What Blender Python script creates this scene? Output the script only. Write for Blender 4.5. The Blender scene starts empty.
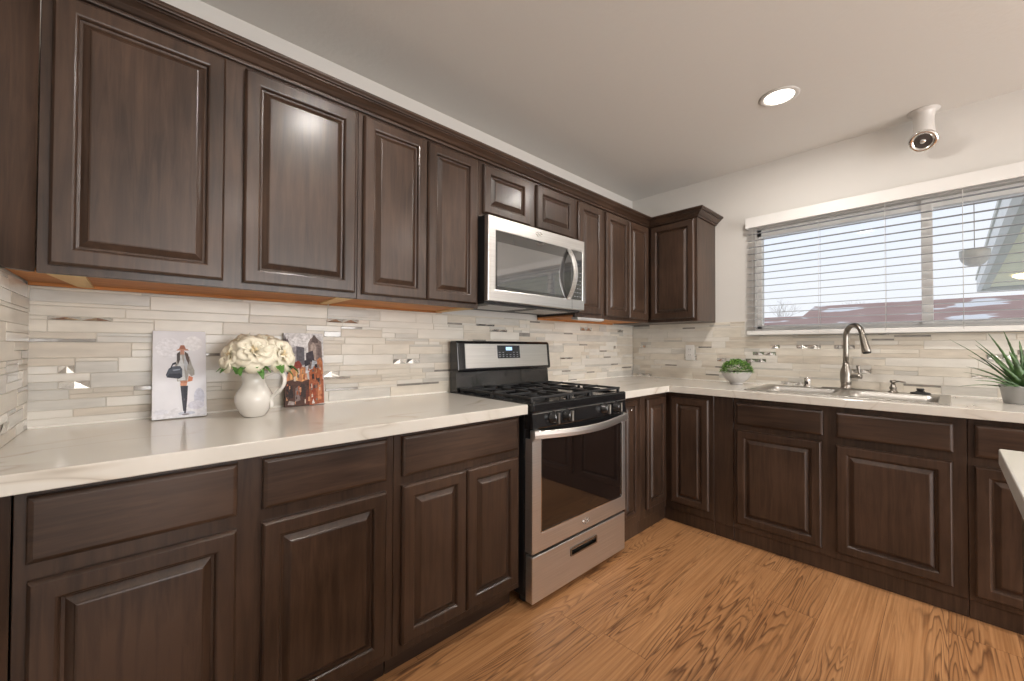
import bpy, bmesh, math, random
from mathutils import Vector, Matrix
random.seed(7)
C = bpy.context.scene.collection
PI = math.pi

# ------------------------------------------------------------------ camera
cam_d = bpy.data.cameras.new('camera')
cam = bpy.data.objects.new('camera', cam_d); C.objects.link(cam)
bpy.context.scene.camera = cam
cam_d.sensor_fit = 'HORIZONTAL'; cam_d.sensor_width = 36.0
cam_d.lens = 403.854 / 1024 * 36.0
cam_d.clip_start = 0.02; cam_d.clip_end = 500
_yaw, _pit, _rol = .8231, .0141, .004
_fw = Vector((math.cos(_pit)*math.cos(_yaw), math.cos(_pit)*math.sin(_yaw), math.sin(_pit)))
_rt = Vector((math.sin(_yaw), -math.cos(_yaw), 0)); _up = _rt.cross(_fw)
_r2 = _rt*math.cos(_rol) + _up*math.sin(_rol); _u2 = -_rt*math.sin(_rol) + _up*math.cos(_rol)
_m = Matrix((( _r2.x, _u2.x, -_fw.x), (_r2.y, _u2.y, -_fw.y), (_r2.z, _u2.z, -_fw.z)))
cam.matrix_world = Matrix.Translation((-3.2624, -1.9248, 1.1711)) @ _m.to_4x4()

# ------------------------------------------------------------------ world
vs = bpy.context.scene.view_settings
vs.view_transform = 'Standard'; vs.look = 'None'; vs.gamma = 1.0; vs.use_curve_mapping = False
vs.exposure = 0.0
bpy.context.scene.display_settings.display_device = 'sRGB'
W = bpy.data.worlds.new('winter_sky'); bpy.context.scene.world = W; W.use_nodes = True
nt = W.node_tree; nt.nodes.clear()
o_ = nt.nodes.new('ShaderNodeOutputWorld'); b_ = nt.nodes.new('ShaderNodeBackground')
tc = nt.nodes.new('ShaderNodeTexCoord'); sx = nt.nodes.new('ShaderNodeSeparateXYZ')
rp = nt.nodes.new('ShaderNodeValToRGB'); ns = nt.nodes.new('ShaderNodeTexNoise'); mx = nt.nodes.new('ShaderNodeMix')
mx.data_type = 'RGBA'
nt.links.new(tc.outputs['Generated'], sx.inputs[0]); nt.links.new(sx.outputs['Z'], rp.inputs[0])
rp.color_ramp.elements[0].position = 0.0; rp.color_ramp.elements[0].color = (.86, .88, .91, 1)
rp.color_ramp.elements[1].position = 0.6; rp.color_ramp.elements[1].color = (.72, .79, .90, 1)
e = rp.color_ramp.elements.new(.22); e.color = (.78, .85, .95, 1)
ns.inputs['Scale'].default_value = 3.0; ns.inputs['Detail'].default_value = 5
nt.links.new(tc.outputs['Generated'], ns.inputs['Vector'])
mr = nt.nodes.new('ShaderNodeMapRange'); mr.inputs[1].default_value = .45; mr.inputs[2].default_value = .75
mr.inputs[4].default_value = .6
nt.links.new(ns.outputs[0], mr.inputs[0]); nt.links.new(mr.outputs[0], mx.inputs[0])
nt.links.new(rp.outputs[0], mx.inputs[6]); mx.inputs[7].default_value = (.92, .92, .93, 1)
nt.links.new(mx.outputs[2], b_.inputs[0]); b_.inputs[1].default_value = 1.12
nt.links.new(b_.outputs[0], o_.inputs[0])

# ------------------------------------------------------------------ lights
def area(name, loc, size, power, color=(1,1,1), size_y=None, rot=(0,0,0), shape='DISK', spread=PI):
    d = bpy.data.lights.new(name, 'AREA'); d.shape = shape; d.size = size
    if size_y: d.size_y = size_y
    d.energy = power; d.color = color; d.spread = spread
    o = bpy.data.objects.new(name, d); C.objects.link(o); o.location = loc; o.rotation_euler = rot
    return o
DOWN = [(-.82, -1.337), (-2.55, -1.30), (-.82, -3.3), (-2.55, -3.3)]
P_DOWN = 12.5
for i, (x, y) in enumerate(DOWN):
    area('downlight_lamp', (x, y, 2.468), .13, P_DOWN, (1, .95, .89))
# fill light added at an invented, unseen opening behind the camera
area('rear_fill_light', (-1.75, -5.6, 1.15), 2.9, 150, (1, .985, .97), 2.1, (PI/2, 0, 0), 'RECTANGLE')

# ------------------------------------------------------------------ materials
def lin(c):
    return tuple(((v/255)/12.92 if v/255 <= .04045 else ((v/255+.055)/1.055)**2.4) for v in c)
def new_mat(name):
    m = bpy.data.materials.new(name); m.use_nodes = True
    return m, m.node_tree, m.node_tree.nodes['Principled BSDF']
def mat(name, col, rough=.5, metal=0, noise=0, nscale=20, bump=0, coat=0, emit=None, es=1, stretch=None, spec=None, alpha=None):
    m, nt, p = new_mat(name)
    p.inputs['Base Color'].default_value = (*col, 1); p.inputs['Roughness'].default_value = rough
    p.inputs['Metallic'].default_value = metal; p.inputs['Coat Weight'].default_value = coat
    if spec is not None: p.inputs['Specular IOR Level'].default_value = spec
    if emit: p.inputs['Emission Color'].default_value = (*emit, 1); p.inputs['Emission Strength'].default_value = es
    if noise or bump:
        t = nt.nodes.new('ShaderNodeTexCoord'); n = nt.nodes.new('ShaderNodeTexNoise')
        n.inputs['Scale'].default_value = nscale; n.inputs['Detail'].default_value = 4
        if stretch:
            mp = nt.nodes.new('ShaderNodeMapping'); mp.inputs['Scale'].default_value = stretch
            nt.links.new(t.outputs['Object'], mp.inputs[0]); nt.links.new(mp.outputs[0], n.inputs['Vector'])
        else: nt.links.new(t.outputs['Object'], n.inputs['Vector'])
        if noise:
            r = nt.nodes.new('ShaderNodeValToRGB')
            a = tuple(max(0, v*(1-noise)) for v in col); b = tuple(min(1, v*(1+noise)) for v in col)
            r.color_ramp.elements[0].position = .3; r.color_ramp.elements[1].position = .7
            r.color_ramp.elements[0].color = (*a, 1); r.color_ramp.elements[1].color = (*b, 1)
            nt.links.new(n.outputs[0], r.inputs[0]); nt.links.new(r.outputs[0], p.inputs['Base Color'])
        if bump:
            bp = nt.nodes.new('ShaderNodeBump'); bp.inputs['Strength'].default_value = bump; bp.inputs['Distance'].default_value = .002
            nt.links.new(n.outputs[0], bp.inputs['Height']); nt.links.new(bp.outputs[0], p.inputs['Normal'])
    return m
def wood(name, dark, light, stretch, rough=.34, coat=.26, bump=.08):
    m, nt, p = new_mat(name); L = nt.links
    t = nt.nodes.new('ShaderNodeTexCoord'); oi = nt.nodes.new('ShaderNodeObjectInfo')
    ad = nt.nodes.new('ShaderNodeVectorMath'); ad.operation = 'ADD'
    sc = nt.nodes.new('ShaderNodeMath'); sc.operation = 'MULTIPLY'; sc.inputs[1].default_value = 9
    L.new(oi.outputs['Random'], sc.inputs[0]); L.new(t.outputs['Object'], ad.inputs[0]); L.new(sc.outputs[0], ad.inputs[1])
    mp = nt.nodes.new('ShaderNodeMapping'); mp.inputs['Scale'].default_value = stretch; L.new(ad.outputs[0], mp.inputs[0])
    n = nt.nodes.new('ShaderNodeTexNoise'); n.inputs['Scale'].default_value = 1; n.inputs['Detail'].default_value = 7
    n.inputs['Roughness'].default_value = .6; n.inputs['Distortion'].default_value = .6
    L.new(mp.outputs[0], n.inputs['Vector'])
    n2 = nt.nodes.new('ShaderNodeTexNoise'); n2.inputs['Scale'].default_value = 2.5; n2.inputs['Detail'].default_value = 3
    L.new(ad.outputs[0], n2.inputs['Vector'])
    mu = nt.nodes.new('ShaderNodeMath'); mu.operation = 'ADD'; hf = nt.nodes.new('ShaderNodeMath'); hf.operation = 'MULTIPLY'; hf.inputs[1].default_value = .5
    L.new(n.outputs[0], mu.inputs[0]); L.new(n2.outputs[0], mu.inputs[1]); L.new(mu.outputs[0], hf.inputs[0])
    r = nt.nodes.new('ShaderNodeValToRGB'); r.color_ramp.elements[0].position = .38; r.color_ramp.elements[1].position = .62
    r.color_ramp.elements[0].color = (*dark, 1); r.color_ramp.elements[1].color = (*light, 1)
    L.new(hf.outputs[0], r.inputs[0]); L.new(r.outputs[0], p.inputs['Base Color'])
    p.inputs['Specular IOR Level'].default_value = .36; p.inputs['Roughness'].default_value = rough; p.inputs['Coat Weight'].default_value = coat; p.inputs['Coat Roughness'].default_value = .20
    rm = nt.nodes.new('ShaderNodeMapRange'); rm.inputs[3].default_value = rough-.05; rm.inputs[4].default_value = rough+.14
    L.new(n2.outputs[0], rm.inputs[0]); L.new(rm.outputs[0], p.inputs['Roughness'])
    bp = nt.nodes.new('ShaderNodeBump'); bp.inputs['Strength'].default_value = bump; bp.inputs['Distance'].default_value = .001
    L.new(n.outputs[0], bp.inputs['Height']); L.new(bp.outputs[0], p.inputs['Normal'])
    return m

WD, WL = (.024, .0125, .0075), (.068, .0375, .0235)
M = {}
M['wood_v'] = wood('espresso_wood_vertical', WD, WL, (55, 55, 4))
M['wood_x'] = wood('espresso_wood_along_x', WD, WL, (4, 55, 55))
M['wood_y'] = wood('espresso_wood_along_y', WD, WL, (55, 4, 55))
M['raw'] = wood('raw_orange_wood', (.36, .13, .035), (.58, .25, .08), (6, 50, 50), .6, 0)
M['raw_light'] = wood('raw_pale_wood', (.60, .38, .17), (.74, .52, .27), (40, 5, 40), .6, 0)
M['paint'] = mat('wall_paint', (.63, .605, .57), .7, bump=.25, nscale=60)
M['ceil'] = mat('ceiling_paint', (.67, .645, .61), .8, bump=.5, nscale=45)
M['white'] = mat('white_plastic', (.70, .685, .66), .4, noise=.02, nscale=8)
M['trim'] = mat('white_trim_paint', (.90, .89, .87), .45, noise=.02, nscale=6)
M['steel'] = mat('brushed_steel', (.66, .645, .63), .36, .95, noise=.10, nscale=1, stretch=(3, 3, 260), bump=.03)
M['steel_h'] = mat('brushed_steel_horizontal', (.66, .65, .635), .32, 1, noise=.08, nscale=1, stretch=(3, 260, 260), bump=.03)
M['sink'] = mat('sink_steel', (.50, .48, .45), .33, 1, noise=.08, nscale=1, stretch=(200, 6, 6))
M['nickel'] = mat('brushed_nickel', (.31, .285, .255), .28, 1, noise=.06, nscale=30)
M['chrome'] = mat('chrome', (.85, .84, .82), .08, 1, noise=.03, nscale=20)
M['black'] = mat('black_enamel', (.010, .010, .011), .18, 0, coat=.4, noise=.2, nscale=12)
M['black_side'] = mat('black_painted_metal', (.012, .012, .013), .42, noise=.2, nscale=12)
M['iron'] = mat('cast_iron', (.016, .016, .017), .5, bump=.5, nscale=90, noise=.3)
M['glass_black'] = mat('dark_oven_glass', (.012, .008, .007), .04, 0, coat=1, noise=.2, nscale=3)
M['mw_glass'] = mat('dark_mirror_glass', (.22, .22, .22), .05, .75, coat=1, noise=.05, nscale=3)
M['mw_band'] = mat('dark_grey_glass_border', (.05, .048, .046), .08, .2, coat=1, noise=.1, nscale=3)
M['display'] = mat('lit_display', (.02, .03, .04), .2, emit=(.45, .70, 1.0), es=1.6, noise=.1)
M['display_bg'] = mat('display_panel', (.02, .022, .028), .15, coat=.5, noise=.1)
M['grey_mark'] = mat('grey_button_print', (.28, .28, .30), .5, noise=.1)
M['ceramic'] = mat('white_ceramic', (.72, .69, .645), .12, coat=.6, noise=.02, nscale=6)
M['petal'] = mat('cream_petal', (.80, .745, .60), .6, noise=.05, nscale=30)
M['petal_in'] = mat('petal_heart', (.80, .66, .42), .6, noise=.1, nscale=30)
M['leafg'] = mat('green_leaf', (.10, .24, .05), .5, noise=.4, nscale=25)
M['stem'] = mat('green_stem', (.16, .26, .08), .6, noise=.2)
M['succ'] = mat('spiky_leaf', (.085, .155, .055), .45, noise=.6, nscale=22)
M['pot'] = mat('grey_zinc_pot', (.42, .42, .42), .45, .2, noise=.10, nscale=14)
M['bowl'] = mat('grey_stone_bowl', (.52, .50, .48), .6, noise=.12, nscale=18, bump=.2)
M['soil'] = mat('dark_soil', (.03, .022, .015), .9, noise=.4, nscale=60)
M['rubber'] = mat('black_rubber', (.014, .014, .014), .5, noise=.2)
M['lens'] = mat('lit_lens', (1, 1, 1), .4, emit=(1, .95, .86), es=9)
M['warm'] = mat('warm_lit_lens', (1, .9, .7), .4, emit=(1, .78, .42), es=3)
M['frost'] = mat('frosted_plastic', (.60, .575, .545), .3, coat=.3, noise=.04, nscale=12)
M['dark_in'] = mat('dark_socket', (.10, .09, .085), .35, .5, noise=.2)
M['canvas'] = mat('white_canvas_edge', (.78, .77, .76), .8, bump=.3, nscale=300, noise=.02)
M['grout'] = mat('pale_grout', (.58, .535, .47), .85, noise=.05, nscale=40)
M['caulk'] = mat('white_caulk', (.80, .77, .71), .5, noise=.03)
M['siding'] = mat('pale_siding', (.60, .60, .55), .7, noise=.06, nscale=3)
M['soffit'] = mat('grey_green_soffit', (.80, .78, .60), .7, noise=.06, nscale=4)
M['fascia'] = mat('white_fascia', (.78, .78, .76), .6, noise=.04, nscale=4)
M['ground'] = mat('snowy_ground', (.8, .8, .8), .9, noise=.15, nscale=.5)
M['bark'] = mat('grey_bark', (.25, .21, .19), .9, noise=.3, nscale=9)
M['lampshade'] = mat('grey_glass_shade', (.68, .68, .65), .3, noise=.08, nscale=6)
M['cord'] = mat('blind_cord', (.66, .65, .63), .7, noise=.05)
M['slat'] = mat('backlit_blind_slat', (.30, .30, .305), .5, noise=.02, nscale=5)  # white slats; their backlit shade is put into this darker grey

def glass_mat(name):
    m = bpy.data.materials.new(name); m.use_nodes = True; nt = m.node_tree; nt.nodes.clear()
    o = nt.nodes.new('ShaderNodeOutputMaterial'); a = nt.nodes.new('ShaderNodeBsdfTransparent'); g = nt.nodes.new('ShaderNodeBsdfGlossy')
    g.inputs['Roughness'].default_value = .01; f = nt.nodes.new('ShaderNodeFresnel'); f.inputs[0].default_value = 1.2
    x = nt.nodes.new('ShaderNodeMixShader'); nt.links.new(f.outputs[0], x.inputs[0]); nt.links.new(a.outputs[0], x.inputs[1]); nt.links.new(g.outputs[0], x.inputs[2])
    nt.links.new(x.outputs[0], o.inputs[0]); return m
M['pane'] = glass_mat('window_glass')

def quartz():
    m, nt, p = new_mat('white_quartz'); L = nt.links
    t = nt.nodes.new('ShaderNodeTexCoord'); mp = nt.nodes.new('ShaderNodeMapping')
    mp.inputs['Rotation'].default_value = (0, 0, .5); mp.inputs['Scale'].default_value = (1.0, 2.6, 1.5)
    L.new(t.outputs['Object'], mp.inputs[0])
    n = nt.nodes.new('ShaderNodeTexNoise'); n.inputs['Scale'].default_value = .9; n.inputs['Detail'].default_value = 3.5; n.inputs['Distortion'].default_value = .9
    L.new(mp.outputs[0], n.inputs['Vector'])
    d = nt.nodes.new('ShaderNodeMath'); d.operation = 'SUBTRACT'; d.inputs[1].default_value = .5
    a = nt.nodes.new('ShaderNodeMath'); a.operation = 'ABSOLUTE'
    L.new(n.outputs[0], d.inputs[0]); L.new(d.outputs[0], a.inputs[0])
    r = nt.nodes.new('ShaderNodeValToRGB')
    r.color_ramp.elements[0].position = 0; r.color_ramp.elements[0].color = (.47, .42, .355, 1)
    r.color_ramp.elements[1].position = .022; r.color_ramp.elements[1].color = (.665, .63, .57, 1)
    k = r.color_ramp.elements.new(.006); k.color = (.60, .55, .48, 1)
    L.new(a.outputs[0], r.inputs[0])
    n2 = nt.nodes.new('ShaderNodeTexNoise'); n2.inputs['Scale'].default_value = 2.2; n2.inputs['Detail'].default_value = 6; L.new(t.outputs['Object'], n2.inputs['Vector'])
    mk = nt.nodes.new('ShaderNodeMapRange'); mk.inputs[1].default_value = .42; mk.inputs[2].default_value = .6
    L.new(n2.outputs[0], mk.inputs[0])
    x = nt.nodes.new('ShaderNodeMix'); x.data_type = 'RGBA'; x.inputs[6].default_value = (.665, .63, .57, 1)
    L.new(mk.outputs[0], x.inputs[0]); L.new(r.outputs[0], x.inputs[7]); L.new(x.outputs[2], p.inputs['Base Color'])
    p.inputs['Roughness'].default_value = .16; p.inputs['Coat Weight'].default_value = .2
    return m
M['quartz'] = quartz()

def floor_mat():
    m, nt, p = new_mat('oak_laminate_planks'); L = nt.links
    def N(t, **k):
        n = nt.nodes.new(t)
        for a, b in k.items(): setattr(n, a, b)
        return n
    def math_(op, a, b=None):
        n = N('ShaderNodeMath', operation=op)
        for i, v in enumerate((a, b)):
            if v is None: continue
            if hasattr(v, 'is_output'): L.new(v, n.inputs[i])
            else: n.inputs[i].default_value = v
        return n.outputs[0]
    t = N('ShaderNodeTexCoord'); s = N('ShaderNodeSeparateXYZ'); L.new(t.outputs['Object'], s.inputs[0])
    X, Y = s.outputs[0], s.outputs[1]
    PW, PL = .192, 1.22
    row = math_('FLOOR', math_('DIVIDE', Y, PW))
    wn = N('ShaderNodeTexWhiteNoise', noise_dimensions='1D'); L.new(row, wn.inputs['W'])
    xs = math_('ADD', X, math_('MULTIPLY', wn.outputs[0], PL))
    col = math_('FLOOR', math_('DIVIDE', xs, PL))
    cid = math_('ADD', math_('MULTIPLY', row, 7.13), math_('MULTIPLY', col, 3.71))
    wn2 = N('ShaderNodeTexWhiteNoise', noise_dimensions='1D'); L.new(cid, wn2.inputs['W'])
    # grain coordinates, shifted for each plank
    cx = N('ShaderNodeCombineXYZ'); L.new(math_('MULTIPLY', X, 1.0), cx.inputs[0])
    L.new(Y, cx.inputs[1]); L.new(math_('MULTIPLY', wn2.outputs[0], 40.0), cx.inputs[2])
    mp = N('ShaderNodeMapping'); mp.inputs['Scale'].default_value = (.50, 7.5, 1); L.new(cx.outputs[0], mp.inputs[0])
    big = N('ShaderNodeTexNoise'); big.inputs['Scale'].default_value = 1.15; big.inputs['Detail'].default_value = 3.2; big.inputs['Roughness'].default_value = .42; big.inputs['Distortion'].default_value = .4
    L.new(mp.outputs[0], big.inputs['Vector'])
    rings = math_('FRACT', math_('MULTIPLY', big.outputs[0], 27.0))
    rr = N('ShaderNodeValToRGB')
    es = rr.color_ramp.elements; es[0].position = 0; es[0].color = (0, 0, 0, 1); es[1].position = 1; es[1].color = (0, 0, 0, 1)
    a = es.new(.52); a.color = (.1, .1, .1, 1); a = es.new(.82); a.color = (1, 1, 1, 1)
    L.new(rings, rr.inputs[0])
    # where the cathedral figure is strong
    msk = N('ShaderNodeTexNoise'); msk.inputs['Scale'].default_value = 1.0; msk.inputs['Detail'].default_value = 1
    mp3 = N('ShaderNodeMapping'); mp3.inputs['Scale'].default_value = (.8, 4.5, 1); L.new(cx.outputs[0], mp3.inputs[0]); L.new(mp3.outputs[0], msk.inputs['Vector'])
    mm = N('ShaderNodeMapRange'); mm.inputs[1].default_value = .42; mm.inputs[2].default_value = .56; mm.inputs[3].default_value = .12; L.new(msk.outputs[0], mm.inputs[0])
    fig = math_('MULTIPLY', rr.outputs[0], mm.outputs[0])
    mp2 = N('ShaderNodeMapping'); mp2.inputs['Scale'].default_value = (2.2, 120, 1); L.new(cx.outputs[0], mp2.inputs[0])
    fine = N('ShaderNodeTexNoise'); fine.inputs['Scale'].default_value = 1; fine.inputs['Detail'].default_value = 5; L.new(mp2.outputs[0], fine.inputs['Vector'])
    base = N('ShaderNodeValToRGB'); be = base.color_ramp.elements
    be[0].position = .30; be[0].color = (.36, .168, .066, 1); be[1].position = .66; be[1].color = (.55, .285, .125, 1)
    L.new(fine.outputs[0], base.inputs[0])
    tint = N('ShaderNodeMix', data_type='RGBA', blend_type='MULTIPLY'); tint.inputs[0].default_value = 1
    tr = N('ShaderNodeValToRGB'); tr.color_ramp.elements[0].color = (.84, .80, .76, 1); tr.color_ramp.elements[1].color = (1.0, 1.0, 1.0, 1)
    L.new(wn2.outputs[0], tr.inputs[0]); L.new(base.outputs[0], tint.inputs[6]); L.new(tr.outputs[0], tint.inputs[7])
    dk = N('ShaderNodeMix', data_type='RGBA'); dk.inputs[7].default_value = (.105, .042, .018, 1)
    L.new(math_('MULTIPLY', fig, .84), dk.inputs[0]); L.new(tint.outputs[2], dk.inputs[6])
    # seams
    fy = math_('FRACT', math_('DIVIDE', Y, PW)); fx = math_('FRACT', math_('DIVIDE', xs, PL))
    sy = math_('LESS_THAN', fy, .010); sxx = math_('LESS_THAN', fx, .0018)
    seam = math_('MAXIMUM', sy, sxx)
    sm = N('ShaderNodeMix', data_type='RGBA'); sm.inputs[7].default_value = (.10, .04, .018, 1)
    L.new(math_('MULTIPLY', seam, .7), sm.inputs[0]); L.new(dk.outputs[2], sm.inputs[6]); L.new(sm.outputs[2], p.inputs['Base Color'])
    p.inputs['Roughness'].default_value = .36; p.inputs['Coat Weight'].default_value = .12; p.inputs['Coat Roughness'].default_value = .25
    bp = N('ShaderNodeBump'); bp.inputs['Strength'].default_value = .25; bp.inputs['Distance'].default_value = .001
    L.new(math_('SUBTRACT', fine.outputs[0], seam), bp.inputs['Height']); L.new(bp.outputs[0], p.inputs['Normal'])
    return m
M['floor'] = floor_mat()

TILE = [mat('marble_tile_cream', (.63, .58, .50), .28, noise=.08, nscale=9, stretch=(1, 1, 4)),
        mat('marble_tile_white', (.67, .635, .575), .22, noise=.06, nscale=7, stretch=(1, 1, 4)),
        mat('marble_tile_beige', (.56, .50, .42), .32, noise=.09, nscale=10, stretch=(1, 1, 5)),
        mat('marble_tile_grey', (.53, .505, .46), .25, noise=.09, nscale=10, stretch=(1, 1, 5)),
        mat('glass_tile_grey', (.27, .25, .225), .10, .1, coat=.6, noise=.2, nscale=30),
        mat('mirror_tile_silver', (.70, .69, .66), .22, .85, noise=.08, nscale=20),
        M['grout']]

# ------------------------------------------------------------------ mesh helpers
class MB:
    """collects geometry in world coordinates, links it as one mesh object"""
    def __init__(s): s.bm = bmesh.new()
    def box(s, a, b, mi=0, bev=0, rot=None, piv=None):
        x0, y0, z0 = [min(a[i], b[i]) for i in range(3)]; x1, y1, z1 = [max(a[i], b[i]) for i in range(3)]
        t = bmesh.new()
        v = [t.verts.new(p) for p in ((x0,y0,z0),(x1,y0,z0),(x1,y1,z0),(x0,y1,z0),(x0,y0,z1),(x1,y0,z1),(x1,y1,z1),(x0,y1,z1))]
        for f in ((3,2,1,0),(4,5,6,7),(0,1,5,4),(1,2,6,5),(2,3,7,6),(3,0,4,7)):
            t.faces.new([v[i] for i in f]).material_index = mi
        if bev: bmesh.ops.bevel(t, geom=t.edges[:], offset=bev, segments=2, profile=.5, affect='EDGES', clamp_overlap=True)
        if rot is not None:
            bmesh.ops.rotate(t, verts=t.verts, cent=piv or ((x0+x1)/2,(y0+y1)/2,(z0+z1)/2), matrix=rot)
        s.merge(t, mi); return s
    def merge(s, t, mi=None):
        mp = {}
        for v in t.verts: mp[v] = s.bm.verts.new(v.co)
        for f in t.faces:
            try:
                n = s.bm.faces.new([mp[v] for v in f.verts]); n.material_index = f.material_index if mi is None else mi; n.smooth = f.smooth
            except ValueError: pass
        t.free()
    def lathe(s, c, prof, n=32, mi=0, axis='z', smooth=True, mat=None, mod=None):
        rings = []
        for (r, h) in prof:
            ring = []
            for k in range(n):
                a = 2*PI*k/n; p = Vector((r*math.cos(a), r*math.sin(a), h))
                if mod: p = mod(p, a, r, h)
                if axis == 'x': p = Vector((p.z, p.x, p.y))
                if axis == 'y': p = Vector((p.x, p.z, p.y))
                if mat: p = mat @ p
                ring.append(s.bm.verts.new(p + Vector(c)))
            rings.append(ring)
        for i in range(len(rings)-1):
            for k in range(n):
                f = s.bm.faces.new((rings[i][k], rings[i][(k+1) % n], rings[i+1][(k+1) % n], rings[i+1][k])); f.smooth = smooth; f.material_index = mi
        for ring, (r, h) in ((rings[0], prof[0]), (rings[-1], prof[-1])):
            if r > 1e-5:
                try: f = s.bm.faces.new(ring); f.material_index = mi
                except ValueError: pass
        return s
    def tube(s, pts, r, n=12, mi=0, caps=True, flat=None):
        pts = [Vector(p) for p in pts]; rs = r if isinstance(r, (list, tuple)) else [r]*len(pts)
        rings = []; up = None
        for i, p in enumerate(pts):
            d = (pts[min(i+1, len(pts)-1)] - pts[max(i-1, 0)]).normalized()
            if up is None:
                up = Vector((0,0,1)) if abs(d.z) < .9 else Vector((0,1,0))
            u = (up - d*up.dot(d)).normalized(); w = d.cross(u); up = u
            fa, fb = flat if flat else (1, 1)
            rings.append([s.bm.verts.new(p + (u*math.cos(2*PI*k/n)*fa + w*math.sin(2*PI*k/n)*fb)*rs[i]) for k in range(n)])
        for i in range(len(rings)-1):
            for k in range(n):
                f = s.bm.faces.new((rings[i][k], rings[i][(k+1)%n], rings[i+1][(k+1)%n], rings[i+1][k])); f.smooth = True; f.material_index = mi
        if caps:
            for ring in (rings[0][::-1], rings[-1]):
                try: s.bm.faces.new(ring).material_index = mi
                except ValueError: pass
        return s
    def rings(s, rr, mi=0, cap0=True, cap1=True, smooth=False):
        """bridge a list of closed loops of equal length"""
        R = [[s.bm.verts.new(p) for p in r] for r in rr]; n = len(R[0])
        for i in range(len(R)-1):
            for k in range(n):
                f = s.bm.faces.new((R[i][k], R[i][(k+1)%n], R[i+1][(k+1)%n], R[i+1][k])); f.material_index = mi; f.smooth = smooth
        if cap0: s.bm.faces.new(R[0][::-1]).material_index = mi
        if cap1: s.bm.faces.new(R[-1]).material_index = mi
        return s
    def grid(s, us, vs_, filled, w0, w1, plane='xy', mi=0):
        """slab made of grid cells; plane tells which axes us, vs_ run along"""
        def P(u, v, w): return {'xy': (u, v, w), 'xz': (u, w, v), 'yz': (w, u, v)}[plane]
        cache = {}
        def V(i, j, k):
            if (i, j, k) not in cache: cache[(i, j, k)] = s.bm.verts.new(P(us[i], vs_[j], (w0, w1)[k]))
            return cache[(i, j, k)]
        nu, nv = len(us)-1, len(vs_)-1
        F = lambda i, j: 0 <= i < nu and 0 <= j < nv and filled(i, j)
        for i in range(nu):
            for j in range(nv):
                if not F(i, j): continue
                q = [[V(i,j,1), V(i+1,j,1), V(i+1,j+1,1), V(i,j+1,1)], [V(i,j+1,0), V(i+1,j+1,0), V(i+1,j,0), V(i,j,0)]]
                if not F(i-1, j): q.append([V(i,j,0), V(i,j,1), V(i,j+1,1), V(i,j+1,0)])
                if not F(i+1, j): q.append([V(i+1,j,0), V(i+1,j+1,0), V(i+1,j+1,1), V(i+1,j,1)])
                if not F(i, j-1): q.append([V(i,j,0), V(i+1,j,0), V(i+1,j,1), V(i,j,1)])
                if not F(i, j+1): q.append([V(i,j+1,0), V(i,j+1,1), V(i+1,j+1,1), V(i+1,j+1,0)])
                for f in q: s.bm.faces.new(f).material_index = mi
        return s
    def build(s, name, mats, parent=None, recalc=True):
        if recalc: bmesh.ops.recalc_face_normals(s.bm, faces=s.bm.faces[:])
        off = Vector((0,0,0)); q = parent
        while q is not None: off += q.location; q = q.parent
        for v in s.bm.verts: v.co -= off
        me = bpy.data.meshes.new(name); s.bm.to_mesh(me); s.bm.free()
        for m in (mats if isinstance(mats, (list, tuple)) else [mats]): me.materials.append(m)
        o = bpy.data.objects.new(name, me); C.objects.link(o)
        if parent is not None: o.parent = parent
        return o
def tag(o, label=None, cat=None, group=None, kind=None):
    if label: o['label'] = label
    if cat: o['category'] = cat
    if group: o['group'] = group
    if kind: o['kind'] = kind
    return o
def thing(name, label, cat, loc, group=None):
    o = bpy.data.objects.new(name, None); C.objects.link(o); o.location = loc; o.empty_display_size = .1
    return tag(o, label, cat, group)
def bevel(o, w, seg=2):
    m = o.modifiers.new('bevel', 'BEVEL'); m.width = w; m.segments = seg; m.limit_method = 'ANGLE'; m.angle_limit = math.radians(40)
    return o
def struct(o): o['kind'] = 'structure'; return o

# ================================================================== SETTING
H = 2.482; XL = -3.516; YB = -5.6; ZC = .9125; ZU = 1.357
RX0, RX1 = -1.990, -1.192     # counter ends beside the range
b = MB(); b.box((XL-.15, YB-.15, -.12), (.15, .15, 0)); struct(b.build('floor', M['floor']))
b = MB(); b.box((XL-.15, YB-.15, H), (.15, .15, H+.12)); struct(b.build('ceiling', M['ceil']))
b = MB(); b.box((XL-.12, 0, 0), (.12, .12, H)); struct(b.build('wall_back', M['paint']))
b = MB(); b.box((XL-.12, YB, 0), (XL, 0, H)); struct(b.build('wall_left', M['paint']))
WY0, WY1, WZ0, WZ1 = -.985, -2.78, 1.300, 2.020
b = MB(); b.grid([YB, WY1, WY0, 0], [0, WZ0, WZ1, H], lambda i, j: not (i == 1 and j == 1), 0, .12, 'yz'); struct(b.build('wall_right', M['paint']))
b = MB(); b.grid([XL-.12, -3.2, -.3, .12], [0, 2.2, H], lambda i, j: not (i == 1 and j == 0), YB-.12, YB, 'xz'); struct(b.build('wall_front', M['paint']))
# window frame with centre mullion and panes
b = MB()
fr = .030
for (y0, y1, z0, z1) in ((WY0, WY0-fr, WZ0, WZ1), (WY1+fr, WY1, WZ0, WZ1), (WY0, WY1, WZ0, WZ0+.028), (WY0, WY1, WZ1-.05, WZ1)):
    b.box((.045, y0, z0), (.10, y1, z1), 0, .002)
b.box((.035, -1.826, WZ0), (.095, -1.872, WZ1), 0, .002)
w = struct(b.build('window_1', M['trim']))
b = MB(); b.box((.070, WY0-.02, WZ0+.02), (.074, WY1+.02, WZ1-.03)); b.build('glass_pane', M['pane'], w)
b = MB(); b.box((-.004, WY0+.004, WZ0-.012), (.045, WY1-.004, WZ0), 0, .003)
struct(b.build('trim_1', M['trim']))
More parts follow.
